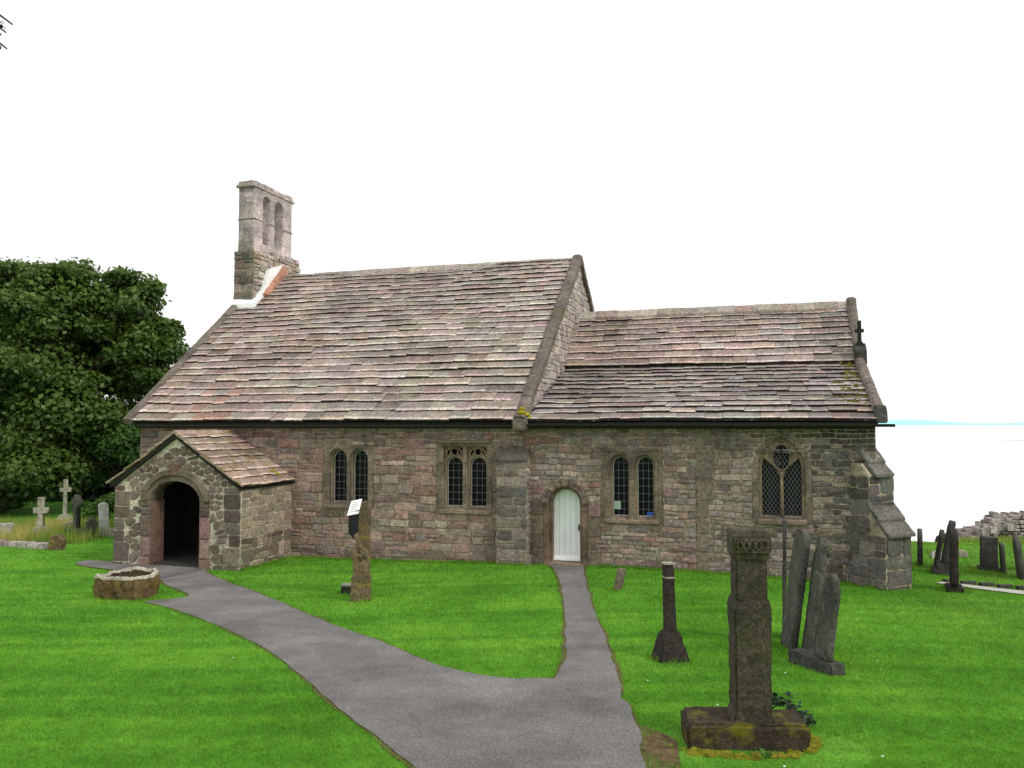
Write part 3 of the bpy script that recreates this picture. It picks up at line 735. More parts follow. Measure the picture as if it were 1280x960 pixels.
mk('notice', [(2.05,.165,1.5),(2.2,.165,1.5),(2.2,.165,1.68),(2.05,.165,1.68)], [(0,1,2,3)], 'paperg', w3)
mk('notice', [(2.78,.165,1.38),(2.92,.165,1.38),(2.92,.165,1.46),(2.78,.165,1.46)], [(0,1,2,3)], 'paperb', w3)
# square-headed two-light window with tracery
def trefoil(a, b, z0, zs, z1):
    c = (a+b)/2; w = (b-a)/2; out = [(a, z0), (b, z0), (b, zs)]
    n = 8
    for k in range(n+1): th = -pi/3+pi*.95*k/n; out.append((c+w*.5+w*.5*cos(th), zs+.02+w*.5*sin(th)*.9))
    for k in range(1, 6): out.append((c+w*.5-w*.5*k/6, zs+w*.45+(z1-zs-w*.45)*sin(k/6*pi/2)))
    half = out[3:]
    out += [(c, z1)]+[(2*c-x, z) for x, z in reversed(half)]+[(a, zs)]
    return out
r = wins['w2']; la, lb = (-1.95,-1.53), (-1.355,-.94)
L_ = [pointed(*la, 1.46, 2.42, 2.62), pointed(*lb, 1.46, 2.42, 2.62)]
eye = []
for a, b_ in (la, lb):
    c = (a+b_)/2
    eye.append([(c+.075*cos(2*pi*k/12), 2.74+.075*sin(2*pi*k/12)) for k in range(12)])
    eye.append([(c-.185,2.62),(c-.10,2.74),(c-.14,2.83),(c-.2,2.84)]); eye.append([(c+.185,2.62),(c+.2,2.84),(c+.14,2.83),(c+.10,2.74)])
o = window(r, L_, [rect(la[0]-.03, la[1]+.03, 1.44, 2.88), rect(lb[0]-.03, lb[1]+.03, 1.44, 2.88)], 'grid', L_+eye)
for l in L_: framering(o, l)
mk('pane', [(-2.0,.195,2.6),(-.9,.195,2.6),(-.9,.195,2.87),(-2.0,.195,2.87)], [(0,1,2,3)], 'glass', o)
mb = MB()
for a, b_ in (la, lb):      # raised tracery bars: arch over each light, cusps
    c = (a+b_)/2; w = .22
    mb.tube([(c-w*cos(pi*k/12), .03, 2.6+w*1.2*sin(pi*k/12)) for k in range(13)], [.02]*13, 6)
    mb.tube([(c+.095*cos(2*pi*k/14), .035, 2.74+.095*sin(2*pi*k/14)) for k in range(15)], [.013]*15, 5)
mb.build('tracery', 'trim', o, True)
s = MB(); s.prism([(.03,1.30),(-.09,1.30),(-.09,1.37),(.03,1.43)], 'x', r[0]+.03, r[1]-.03); bevel(s.build('sill', 'trim', o), .008); s = MB(); s.prism([(.0,2.95),(-.08,2.95),(-.1,3.0),(0,3.03)], 'x', r[0]+.02, r[1]-.02); bevel(s.build('hood', 'trim', o), .008)
# pointed window with vesica
r = (5.03, 6.21, 1.33, 3.22); a, b_ = 5.21, 6.03; c = (a+b_)/2
full = pointed(a, b_, 1.47, 2.44, 3.06); fullo = pointed(a-.06, b_+.06, 1.45, 2.44, 3.13)
def half_light(side):
    # left light: outer arc side follows the main arch, inner side meets the vesica
    w = (b_-a)/2; h = .62; rr = (w*w+h*h)/(2*w); out = []
    pts = [(a+.012, 1.48), (c-.035, 1.48), (c-.035, 2.30)]
    pts += [(c-.035-.17*k/5, 2.30+.27*sin(k/5*pi/2)*.9) for k in range(1, 6)]
    pts += [(a+.012+rr-sqrt(rr*rr-(h*k/10)**2), 2.44+h*k/10) for k in (4, 3, 2, 1, 0)]
    pts = [p for i, p in enumerate(pts)]
    return pts if side < 0 else [(2*c-x, z) for x, z in reversed(pts)]
ves = [(c+.165*cos(2*pi*k/20), 2.70+.26*sin(2*pi*k/20)) for k in range(20)]
LH = [half_light(-1), half_light(1)]
o = window(r, LH+[ves], [fullo], 'diamond', None, W4O)
s = MB(); s.prism([(.03,1.31),(-.1,1.31),(-.1,1.38),(.03,1.44)], 'x', r[0]+.1, r[1]-.1); bevel(s.build('sill', 'trim', o), .008)
mb = MB(); mb.tube([(x, .045, z) for x, z in [(c+.18*cos(2*pi*k/20), 2.70+.275*sin(2*pi*k/20)) for k in range(21)]], [.018]*21, 6); mb.bar((c, .04, 1.46), (c, .04, 2.40), .03)
mb.build('tracery', 'trim', o, True)
# --- door
r = wins['door']; da, db = .645, 1.295
dj = plate('door_surround', DOO, [round_light(da-.05, db+.05, -.28, 1.97)], -.03, .06, 'dooredge', CH, .008)
plate('reveal', round_light(.5, 1.44, -.27, 2.07), [round_light(da, db, -.26, 1.925)], .06, .24, 'dooredge', dj)
mb = MB()
for k in range(9):          # voussoirs of the hood
    t0, t1 = pi*k/9+.02, pi*(k+1)/9-.02; c = (da+db)/2; zz = 1.6; ri, ro = .40, .53
    po = [(c+ri*cos(t0), zz+ri*sin(t0)), (c+ro*cos(t0), zz+ro*sin(t0)), (c+ro*cos((t0+t1)/2), zz+ro*sin((t0+t1)/2)), (c+ro*cos(t1), zz+ro*sin(t1)), (c+ri*cos(t1), zz+ri*sin(t1)), (c+ri*cos((t0+t1)/2), zz+ri*sin((t0+t1)/2))]
    mb.prism(po, 'y', -.075, -.02, pick([(136,116,104),(120,106,98),(140,124,108)], R))
fixn(mb.build('arch_stones', 'rubble', dj))
dr = plate('door', round_light(da-.01, db+.01, .29, 1.925), [], .215, .245, 'white', CH)
mb = MB(); w = (db-da)/5
for k in range(1, 5): mb.box(da+w*k-.002, da+w*k+.002, .211, .2145, .36, 1.86)
mb.build('board_grooves', 'came', dr)
mb = MB(); mb.prism([(.214,.30),(.15,.30),(.15,.34),(.214,.42)], 'x', da+.005, db-.005); bevel(mb.build('weatherboard', 'whitebright', dr), .005)
mb = MB(); mb.box(db-.075, db-.045, .2, .214, .98, 1.12); mb.tube([(db-.06, .185-.03*abs(sin(k/8*pi)), .98+.14*k/8) for k in range(9)], [.008]*9, 6); mb.build('handle', 'iron', dr)
mb = MB(); mb.box(da-.06, db+.06, -.22, .25, -.2, .285); bevel(mb.build('doorstep', 'trim', CH), .012)

# --- diagonal corner buttress
bt = empty('corner_buttress', (0,0,0)); bt.parent = CH; bt.location = (UE-.02, .02, 0); bt.rotation_euler = (0, 0, -pi/4)     # local x runs out to the south-east
q = random.Random(51); HB = .36
mb = MB(); prof = [(-.6,-.4),(.5,-.4),(.5,1.2),(.14,1.68),(.14,2.36),(-.05,2.6),(-.6,2.6)]
mb.prism(prof, 'y', -HB, HB); bo = mb.build('buttress', 'mortar', bt)
mb = MB()
for sg in (-1, 1):
    PP = (lambda a, z, d, sg=sg: (a, sg*(HB+d), z)) if sg < 0 else (lambda a, z, d: (-a, HB+d, z))
    X = (lambda a0, a1: (a0, a1)) if sg < 0 else (lambda a0, a1: (-a1, -a0))
    for a0, a1, z0, z1, ln in ((-.37, .5, -.25, 1.2, None), (-.37, .14, 1.2, 2.36, None)):
        courses(mb, PP, (*X(a0, a1), z0, z1), [], PAL_D, q, rh=(.18,.34), ln=(.25,.6), depth=(.015,.03))
courses(mb, lambda a, z, d: (.5+d, a, z), (-HB, HB, -.25, 1.2), [], PAL_D[:3], q, rh=(.25,.4), ln=(.35,.8), depth=(.015,.03))
courses(mb, lambda a, z, d: (.14+d, a, z), (-HB, HB, 1.66, 2.36), [], PAL_D[:3], q, rh=(.25,.4), ln=(.35,.8), depth=(.015,.03))
join_stones(bo, mb, 'rubble')
M['weather'] = stone_mat('weathering slab', S2L((124,122,116)), lich=.5, dark=.5, bumps=.8)
for (x1, z1, x0, z0) in ((.6,1.17,.31,1.47),(.38,1.46,.1,1.77),(.24,2.33,-.02,2.60),(.05,2.58,-.2,2.88)):
    mb = MB(); mb.prism([(x1,z1),(x1+.01,z1+.06),(x0,z0+.06),(x0-.02,z0-.02)], 'y', -(HB if z1 < 2 else HB-.12)-.03, (HB if z1 < 2 else HB-.12)+.03)
    wq = mb.build('weathering_slab', 'weather', bo); rough(bevel(wq, .01), .12, .01, 7, 4, 2)

# --- bellcote on the west gable
UB0, UB1 = -11.0, -10.4
bc = plate('bellcote', rect(4.45, 6.62, 8.95, 11.08), [round_light(4.92, 5.33, 9.3, 10.92), round_light(5.6, 6.12, 9.3, 10.92)], UB0, UB1, 'bell', CH, .01, 'u')
rough(bc, .3, .02, 4, 1, 2)
mb = MB(); mb.box(UB0-.06, UB1+.06, 4.36, 6.74, 11.08, 11.17); mb.box(UB0-.02, UB1+.02, 4.42, 6.68, 11.17, 11.29)
cp = mb.build('cap', 'bell', bc); rough(bevel(cp, .02), .1, .035, 7, 3, 4)
mb = MB(); mb.box(UB0-.012, UB1+.012, 4.44, 4.9, 10.02, 10.06); mb.box(UB0-.012, UB1+.012, 5.35, 5.58, 10.02, 10.06); mb.box(UB0-.012, UB1+.012, 6.14, 6.64, 10.0, 10.04); mb.build('string_course', 'coping', bc)
mb = MB(); mb.prism([(4.35,7.2),(7.0,6.9),(6.95,8.95),(4.37,8.95)], 'x', -11.06, -10.32); bb = mb.build('bellcote_base', 'mortar', bc)
mb = MB(); q = random.Random(61)
courses(mb, lambda a, z, d: (a, 4.36-d, z), (-11.06, -10.32, 7.25, 8.98), [], PAL_D+PAL_C, q, rh=(.2,.32), ln=(.25,.5), depth=(.02,.06))
courses(mb, lambda a, z, d: (-10.32+d, a, z), (4.36, 6.98, 7.3, 8.98), [], PAL_W+[(190,176,130),(178,160,110)], q, rh=(.18,.3), ln=(.25,.5), depth=(.02,.09))
join_stones(bb, mb, 'rubble')
mb = MB(); q2 = random.Random(3)
for _ in range(14): v = q2.uniform(4.9, 6.9); mb.box(-10.42, -10.22-q2.uniform(0, .08), v, v+q2.uniform(.12, .28), 8.95, 9.02+q2.uniform(0, .1), pick(PAL_W, q2))
o = mb.build('loose_stones', 'rubble', bb)
# white lead apron at its foot, red ramped stones
z_ = lambda v, d: roofz(v)+d
mb = MB(); mb.prism([(4.12,z_(4.12,.03)),(5.75,z_(5.75,.03)),(5.6,z_(5.6,.5)),(4.95,z_(4.95,.78)),(4.6,z_(4.6,.3)),(4.15,z_(4.15,.22))], 'x', -11.02, -10.12)
la_ = mb.build('lead_apron', 'lead_white', bc); fixn(la_); rough(la_, .2, .02, 3, 2, 3)
coping('coping', ((4.62,z_(4.62,.12)),(5.75,z_(5.75,.3))), -10.16, -9.95, .1, 'coping_red', random.Random(5), (.35,.6), parent=bc)

# --- porch
UP0, UP1, VP = -9.6, -6.08, -2.1; UC = (UP0+UP1)/2
GZ = 3.12
def porch_out(): return [(UP0,-.3),(UP1,-.3),(UP1,1.96),(UC,GZ),(UP0,1.96)]
AC = -7.85; ARCH = ellip_light(AC-.68, AC+.68, -.28, 1.60, 2.06); ARCHO = lambda e_: ellip_light(AC-.93-e_, AC+.93+e_, -.28, 1.60, 2.33+e_)
po = plate('porch', porch_out(), [ellip_light(AC-.72, AC+.72, -.28, 1.60, 2.1)], VP, VP+.4, 'mortar_pale', CH)
mb = MB(); q = random.Random(71)
ex = []
z = -.2
while z < 1.9:          # quoins
    h = q.uniform(.26, .5); zz = min(1.95, z+h)
    for a, b_ in ((UP0, UP0+q.choice([.3,.45])), (UP1-q.choice([.3,.45]), UP1)):
        stone(mb, outline((a, b_, z, zz), q, .014, .006, .06), PS(VP), .035, .016, pick([(124,104,92),(130,110,96),(112,100,90),(118,112,100)], q), q); ex.append((a, b_, z, zz))
    z += h
z = -.25
for h in (.55, .45, .5, .2, .17):       # tall red jamb stones
    for sg in (-1, 1):
        a, b_ = (AC-.68-q.uniform(.28,.36), AC-.69) if sg < 0 else (AC+.69, AC+.68+q.uniform(.24,.3))
        stone(mb, outline((a, b_, z, z+h), q, .009, .006, .07), PS(VP), .05, .03, pick([(150,114,104),(140,110,100),(156,130,114)] if z < 1.2 else [(120,108,94)], q), q); ex.append((a, b_, z, z+h))
    z += h
def inside(x, y):
    if any(e_[0]-.03 < x < e_[1]+.03 and e_[2] < y < e_[3] for e_ in ex): return False
    if abs(x-AC) < .95 and y < 1.62: return False
    if y > 1.6 and ((x-AC)/.98)**2+((y-1.6)/.78)**2 < 1: return False
    return y < 1.9+(UP1-UC-abs(x-UC))*.63+.0
def push(x, y):
    for e_ in ex:
        if e_[0]-.01 < x < e_[1]+.01 and e_[2] < y < e_[3]+.005:
            x = e_[0]-.012 if x < (e_[0]+e_[1])/2 and e_[0] > UP0+.01 else e_[1]+.012
    if y > 1.6:
        k = sqrt(((x-AC)/.98)**2+((y-1.6)/.76)**2)
        if 0 < k < 1: x = AC+(x-AC)/k; y = 1.6+(y-1.6)/k
    return (x, y)
sl = (GZ-1.96)/(UP1-UC)
voro(mb, PS(VP), (UP0+.02, UP1-.02, -.2, 3.1), inside, [tuple(int(v*1.14) for v in c) for c in PAL_P], q, 300, .014, push, [(UC,GZ-.09,sl,1),(UC,GZ-.09,-sl,1),(UP1-.03,0,1,0),(UP0+.03,0,-1,0)])
join_stones(po, mb, 'porchstone')
# arch ring: two orders
def half_ring(ro, ho, ri, hi, n=24): return [(AC+ro*cos(pi*k/n), 1.6+ho*sin(pi*k/n)) for k in range(n+1)]+[(AC-ri*cos(pi*k/n), 1.6+hi*sin(pi*k/n)) for k in range(n+1)]
for xa in (AC-.725, AC+.675): mb = MB(); mb.box(xa, xa+.05, VP-.02, VP+.42, -.2, 1.6); mb.build('jamb', 'redjamb', po)
mb = MB(); mb.box(UP0+.35, UP0+.37, VP+.4, -.0, .1, 2.0); mb.box(UP1-.37, UP1-.352, VP+.4, -.0, .1, 2.0); mb.box(UP0+.36, UP1-.36, -.05, -.045, .1, 2.03); mb.box(UP0+.3, UP1-.3, VP+.4, -.0, 2.02, 2.06); mb.build('shade_lining', 'underlay', po)  # dark panels added in place of the deep shade inside the porch
arch = plate('arch', half_ring(.95, .75, .80, .6), [], VP-.09, VP-.0, 'archstone', po, .02)
plate('arch_order', half_ring(.83, .64, .68, .46), [], VP-.05, VP+.35, 'archstone', po, .02)
mb = MB(); mb.prism([(AC-.11,2.2),(AC+.11,2.2),(AC+.15,2.46),(AC-.15,2.46)], 'y', VP-.11, VP-.02, (1,1,1)); kk = mb.build('keystone', 'redjamb', po); rough(bevel(kk, .02), .1, .012, 8)
# side walls
mb = MB(); mb.box(UP1-.35, UP1-.002, VP+.4, .0, -.3, 1.98); s1 = mb.build('porch_wall', 'mortar_pale', po)
mb = MB(); q = random.Random(73)
courses(mb, lambda a, z, d: (UP1-.002+d, a, z), (VP+.02, -.03, -.2, 1.95), [], lambda u, z: PAL_B if z > .75 or R.random() < .4 else PAL_B[3:]+PAL_P[:2], q, rh=(.14,.3), ln=(.2,.6), depth=(.008,.022), gap=.008)
join_stones(s1, mb, 'porchstone')
mb = MB(); mb.box(UP0+.002, UP0+.35, VP+.4, .0, -.3, 1.98); mb.build('porch_wall', 'mortar', po)
# floor and oak door inside the porch
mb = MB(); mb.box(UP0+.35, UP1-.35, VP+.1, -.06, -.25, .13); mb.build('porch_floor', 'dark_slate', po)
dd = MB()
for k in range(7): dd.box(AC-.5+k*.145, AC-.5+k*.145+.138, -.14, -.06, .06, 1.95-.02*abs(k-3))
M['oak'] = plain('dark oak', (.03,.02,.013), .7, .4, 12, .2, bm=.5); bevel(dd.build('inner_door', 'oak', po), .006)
# porch roof
mb = MB(); q = random.Random(75); RS = (3.2-1.98)/(UP1+.1-UC)
def pr_slope(sgn):
    u0 = UC+sgn*(UP1+.12-UC); L = math.hypot(u0-UC, 3.2-1.97); du, dz = -(u0-UC)/L, (3.2-1.97)/L
    return (lambda s, t, h: (u0+du*t+sgn*dz*h, s, 1.97+dz*t+abs(du)*h)), L
PALPR = [(190,166,140),(178,152,134),(198,178,144),(172,146,130),(186,152,136),(168,154,130),(204,190,160)]
for sgn in (1, -1):
    P, L = pr_slope(sgn); slates(mb, P, VP-.12, .0, L, .3, .24, .34, .3, lambda s, k: PALPR, q, .02, th=.045)
prf = mb.build('porch_roof', 'slate_moss', po)
mb = MB(); mb.prism([(UP0-.08,1.93),(UC,3.15),(UP1+.08,1.93),(UP1+.02,1.90),(UC,3.08),(UP0-.02,1.90)], 'y', VP-.09, -.0); mb.build('roof_underlay', 'underlay', prf)
mb = MB(); s = VP-.12
while s < -.05:
    l = min(.5, -.0-s); k = q.uniform(-.01, .01); w = .14
    vs = []
    for y in (s+.004, s+l-.004): vs += [(UC-w, y, 3.22-.1+k), (UC-.03, y, 3.25+k), (UC+.03, y, 3.25+k), (UC+w, y, 3.22-.1+k), (UC+w, y, 3.08+k), (UC, y, 3.17+k), (UC-w, y, 3.08+k)]
    mb.add(vs, [tuple(range(6, -1, -1)), tuple(range(7, 14))]+[(i, (i+1) % 7, 7+(i+1) % 7, 7+i) for i in range(7)], pick(PALPR, q)); s += l
fixn(mb.build('ridge_tiles', 'slate_moss', prf))
blobs('moss', [(UP1-.12,-.5,2.18,.07),(UP1-.2,-.6,2.24,.06),(UP1-.05,-.45,2.12,.05)], 'moss_clump', prf, 9)

# ------------------------------------------------------------------ stones in the churchyard
def on(X, Y, d=0): return (X, Y, g(X, Y)-d)
def headprof(w, h, kind='round'):
    if kind == 'round': return [(-w/2, 0), (w/2, 0), (w/2, h-w*.35)]+[(w/2*cos(pi*k/10), h-w*.35+w*.35*sin(pi*k/10)) for k in range(1, 10)]+[(-w/2, h-w*.35)]
    if kind == 'should': return [(-w/2, 0), (w/2, 0), (w/2, h*.86), (w*.36, h*.86)]+[(w*.34*cos(pi*k/10), h*.87+h*.13*sin(pi*k/10)) for k in range(0, 11)]+[(-w*.36, h*.86), (-w/2, h*.86)]
    if kind == 'point': return [(-w/2, 0), (w/2, 0), (w/2, h*.8), (w*.3, h*.9), (0, h), (-w*.3, h*.9), (-w/2, h*.8)]
    return rect(-w/2, w/2, 0, h)
def slab(name, loc, w, h, t, rz, tilt, mat, label, kind='round', base=None, group='gravestones of the churchyard', cat='gravestone', step=None, basemat=None, seed=1):
    """tilt = (lean about the slab's width axis, lean sideways)"""
    root = empty(name, loc, rz, (0, 0)); tag(root, label, cat, group)
    zb = base[2] if base else -.15
    o = plate('stone', headprof(w, h, kind), [], -t/2, t/2, mat, root, .012)
    o.location = (0, 0, zb); o.rotation_euler = (tilt[0], tilt[1], 0); rough(o, .16, .008, 5, seed, 3)
    if base:
        mb = MB(); mb.box(-base[0]/2, base[0]/2, -base[1]/2, base[1]/2, -.12, base[2]); p = mb.build('plinth', basemat or mat, root); rough(bevel(p, .015), .15, .008, 5, seed, 3)
        if step: mb = MB(); mb.box(-step[0]/2, step[0]/2, -step[1]/2, step[1]/2, -.14, step[2]); p = mb.build('step', basemat or mat, root); rough(bevel(p, .02), .15, .008, 5, seed+1, 3)
    return root
# the big dark cross shaft on its square plinth
X, Y = 1.985, 7.25
pz = g(X, Y); root = empty('cross_shaft', (X, Y, pz), radians(-4)); tag(root, 'tall dark mossy stone cross shaft with carved head on a broad square plinth', 'stone pillar')
mb = MB(); mb.box(-.50, .52, -.23, .24, -.15, .22); o = mb.build('plinth', 'pillar_moss', root); rough(bevel(o, .03, 3), .07, .02, 5, 2, 5)
def lathe_sq(name, secs, mat, parent, n=1):
    mb = MB(); vs = []
    for (z, hx, hy, ox) in secs: vs += [(ox-hx, -hy, z), (ox+hx, -hy, z), (ox+hx, hy, z), (ox-hx, hy, z)]
    m_ = len(secs); mb.add(vs, [(3,2,1,0), tuple(range(4*m_-4, 4*m_))]+[(4*i+k, 4*i+(k+1) % 4, 4*i+4+(k+1) % 4, 4*i+4+k) for i in range(m_-1) for k in range(4)])
    return mb.build(name, mat, parent)
o = lathe_sq('shaft', [(.18,.205,.16,-.01),(.3,.165,.15,0),(.55,.165,.15,0),(1.0,.17,.15,.0),(1.16,.175,.16,0),(1.22,.155,.145,.0),(1.25,.14,.135,.0)], 'pillar', root); rough(bevel(o, .02, 2), .05, .013, 7, 3, 5)
o = lathe_sq('upper_shaft', [(1.22,.145,.13,0),(1.45,.145,.13,0),(1.59,.14,.13,0)], 'pillar', root); rough(bevel(o, .012, 2), .05, .01, 7, 5, 5)
o = lathe_sq('carved_head', [(1.57,.15,.14,0),(1.61,.17,.155,0),(1.78,.172,.155,0),(1.82,.16,.14,0)], 'pillar', root); rough(bevel(o, .012, 2), .04, .014, 9, 6, 5)
mb = MB()      # knotwork carved on the head, front and sides
for k in range(2):
    pts = [(-.14+.28*i/28, -.16-.006, 1.70+(.045*sin(i/28*pi*5+k*pi))) for i in range(29)]; mb.tube(pts, [.013]*29, 6)
    pts = [(.178, -.13+.26*i/28, 1.70+(.045*sin(i/28*pi*5+k*pi))) for i in range(29)]; mb.tube(pts, [.012]*29, 6)
for cx in (-.085, .085): mb.tube([(cx+.05*cos(2*pi*i/16), -.166, 1.70+.05*sin(2*pi*i/16)) for i in range(17)], [.010]*17, 6)
mb.tube([(-.16,-.168,1.645),(.16,-.168,1.645)], [.012]*2, 6)
mb.build('knotwork', 'pillar', root, True)
for o in root.children:
    if not o.name.startswith('plinth'): o.location.x = .075; o.scale.x = .92
# slender dark pillar on a tapered foot
X, Y = 1.93, 10.2
root = empty('stone_post', on(X, Y), radians(8)); tag(root, 'slender dark stone post rising from a flared pyramidal foot beside the door path', 'stone post')
o = lathe_sq('foot', [(-.1,.20,.19,0),(.02,.195,.185,0),(.30,.115,.11,0),(.36,.08,.08,0)], 'dark_slate', root); M['post'] = stone_mat('dark brown stone', S2L((62,56,52)), lich=.25, dark=.4, bumps=.8, lichcol=(.2,.19,.17)); o.data.materials[0] = M['post']; rough(bevel(o, .02, 2), .06, .012, 6, 4, 4)
o = lathe_sq('shaft', [(.33,.066,.066,0),(.95,.058,.058,-.015),(.955,.064,.064,-.015),(1.0,.062,.062,-.015),(1.16,.052,.052,-.02)], 'dark_slate', root); o.data.materials[0] = M['post']; rough(bevel(o, .01, 1), .06, .007, 6, 5, 4)
mb = MB(); mb.box(-.08, .05, -.068, .062, .99, 1.005); mb.build('band', 'pale_stone', root); mb = MB(); mb.box(-.085, .045, -.065, .055, 1.155, 1.175); mb.build('band', 'pale_stone', root)
# short leaning stub
root = slab('leaning_stone', on(1.93, 15.5), .14, .56, .11, radians(10), (0, radians(13)), 'archstone', 'short narrow brown stone stub leaning right in the grass near the wall', 'flat', group=None, cat='stone stub')
# three tall slabs seen nearly edge on, leaning
G3 = 'tall slate headstones standing close together'
slab('gravestone', on(3.78, 11.6), .5, 1.78, .05, radians(72), (radians(1), 0), 'dark_slate', 'tall thin grey slab seen edge on, rearmost of the close group by the pointed window', 'flat', group=G3, seed=3)
slab('gravestone', on(3.60, 10.95, .02), .46, 1.72, .085, radians(88), (radians(8), radians(0)), 'grey_slab', 'tall grey slab leaning right with plain face, left of the shouldered one', 'round', group=G3, seed=4)
slab('gravestone', on(3.73, 10.6, .02), .36, 1.66, .085, radians(84), (radians(8), 0), 'grey_slab', 'tall grey green headstone with shouldered top leaning in the middle of the group', 'should', group=G3, seed=5)
slab('gravestone', on(3.60, 10.3), .34, 1.22, .05, radians(80), (radians(9), 0), 'grey_slab', 'thin dark slab squeezed between the shouldered stone and the low one on its kerb', 'flat', group=G3, seed=21)
o = slab('gravestone', on(3.58, 9.85), .34, .98, .085, radians(112), (radians(8), 0), 'grey_slab', 'lower headstone with pale edges standing on a long dark kerb block', 'should', base=(.72, .22, .14), group=G3, seed=6, basemat='dark_slate')
st = [c for c in o.children if c.name.startswith('stone')][0]; st.rotation_euler.z = radians(-20); st.location.x = -.10; st.location.y = -.02
# carved cross fragment, moss covered
X, Y = -2.73, 15.05
root = empty('carved_stone', on(X, Y), radians(6)); tag(root, 'mossy carved cross fragment with open wheel head standing upright on the lawn', 'carved stone')
def prismo(name, poly, y0, y1, mat, parent, cut=.05, amp=.014, seed=0):
    mb = MB(); mb.prism(poly, 'y', y0, y1); o = mb.build(name, mat, parent); fixn(o); rough(o, cut, amp, 9, seed, 4); return o
plate('head', [(-.21,.83),(-.16,.76),(-.13,.5),(-.12,.42),(.12,.42),(.16,.6),(.16,.78),(.11,.9),(.02,.96),(-.02,1.06),(-.06,1.22),(-.12,1.18),(-.08,1.0),(-.14,.93),(-.2,.92)], [[(-.06,.86),(-.01,.86),(-.02,.95),(-.035,.97)],[(.045,.82),(.085,.80),(.09,.72),(.05,.74)],[(-.06,.79),(.02,.79),(.01,.71),(-.04,.70)]], -.09, .09, 'mossy_cross', root, .01)
rough(root.children[0], .06, .015, 9, 3, 4)
prismo('shaft', [(-.16,-.1),(.17,-.1),(.18,.44),(.1,.5),(-.13,.5),(-.17,.4)], -.13, .13, 'mossy_cross', root, .06, .016, 5)
# tall narrow stone behind with sloping information panel
root = empty('information_post', on(-2.79, 15.55), radians(12)); tag(root, 'weathered wooden post with black box and sloping white information panel', 'sign post')
mb = MB(); mb.prism([(-.12,-.1),(.12,-.1),(.14,1.55),(.06,1.78),(-.02,1.72),(-.1,1.4)], 'y', -.07, .07); o = mb.build('post', 'mossy_cross', root); fixn(o); rough(o, .1, .01, 7, 4, 4)
mb = MB(); mb.prism([(-.27,1.18),(-.10,1.02),(-.08,1.62),(-.27,1.52)], 'y', -.13, .07); bevel(mb.build('box', 'iron', root), .006)
mb = MB(); vs = [(-.30,-.16,1.52),(-.09,-.16,1.56),(-.02,.08,1.80),(-.22,.08,1.76)]; mb.add(vs+[(x, y, z-.012) for x, y, z in vs], [(0,1,2,3),(7,6,5,4),(0,4,5,1),(1,5,6,2),(2,6,7,3),(3,7,4,0)]); pn_ = mb.build('panel', 'whitebright', root)
mb = MB()
for k in range(6):
    f = .15+k*.13; p = lambda s, f=f: tuple(np.array(vs[0])*(1-s)*(1-f)+np.array(vs[1])*s*(1-f)+np.array(vs[2])*s*f+np.array(vs[3])*(1-s)*f+np.array((0,-.002,.003)))
    a, b_ = p(.14), p(.84-.1*(k % 3)); mb.add([a, b_, tuple(np.array(b_)+(0,.008,.008)), tuple(np.array(a)+(0,.008,.008))], [(0,1,2,3)])
mb.build('text_lines', 'came', pn_)
root = empty('stone_block', on(-3.17, 15.95), radians(5)); tag(root, 'small dark square stone block with pale top low in the grass', 'stone block')
mb = MB(); mb.box(-.09, .09, -.12, .12, -.1, .14); rough(bevel(mb.build('block', 'dark_slate', root), .012), .06, .006, 8); mb = MB(); mb.box(-.1, .1, -.13, .13, .14, .17); rough(bevel(mb.build('top', 'pale_stone', root), .008), .06, .006, 8)
# stone coffin trough
def loop(pts, n=24): return resample([*pts, pts[0]], n+1, True)[:-1]
X, Y = -7.25, 15.85
root = empty('stone_trough', on(X, Y), radians(-14)); tag(root, 'old mossy stone coffin trough hollowed out with pale lichened rim', 'stone trough')
def ringv(pts, z, k=1, c=(0,0)): return [(c[0]+(x-c[0])*k, c[1]+(y-c[1])*k, z) for x, y in pts]
root.scale = (.88,1.25,1.1)
base = [(-.56,-.22),(-.5,-.36),(-.1,-.38),(.35,-.36),(.56,-.34),(.60,-.1),(.45,.22),(.2,.42),(-.15,.5),(-.45,.46),(-.58,.2)]
n = 30; out = loop(base, n); inn = [(x*.84-.02, y*.82+.01) for x, y in out]
rings = [ringv(out, -.1, .92), ringv(out, .05, .97), ringv(out, .22, 1.02), ringv(out, .36, 1.0), ringv(out, .40, .95), ringv(inn, .40, 1.05), ringv(inn, .36, 1.0), ringv(inn, .08, .86)]
vs = [p for r_ in rings for p in r_]; fs = [(i*n+k, i*n+(k+1) % n, (i+1)*n+(k+1) % n, (i+1)*n+k) for i in range(len(rings)-1) for k in range(n)]+[tuple(range((len(rings)-1)*n+n-1, (len(rings)-1)*n-1, -1))]
mb = MB(); mb.add(vs[:4*n], [f for f in fs if max(f) < 4*n]); o = mb.build('basin', 'trough', root)
mb = MB(); mb.add(vs, [f for f in fs if min(f) >= 3*n and max(f) < 7*n]); o2 = mb.build('rim', 'trough_rim', root)
mb = MB(); mb.add(vs, [f for f in fs if min(f) >= 6*n]); M['hollow'] = stone_mat('trough hollow', S2L((84,72,54)), lich=.2, dark=.7, bumps=1., moss=.2); o3 = mb.build('hollow', 'hollow', root)
for o in (o, o2, o3):
    bm = bmesh.new(); bm.from_mesh(o.data)
    bmesh.ops.delete(bm, geom=[v for v in bm.verts if not v.link_faces], context='VERTS')
    for _ in range(2): bmesh.ops.subdivide_edges(bm, edges=[e_ for e_ in bm.edges if e_.calc_length() > .05], cuts=1, use_grid_fill=True)
    for v in bm.verts: v.co += Vector([noise.noise(v.co*6+Vector((k*9, 0, 0)))*.035+noise.noise(v.co*19+Vector((k*9, 0, 4)))*.014 for k in range(3)])
    bm.to_mesh(o.data); bm.free()
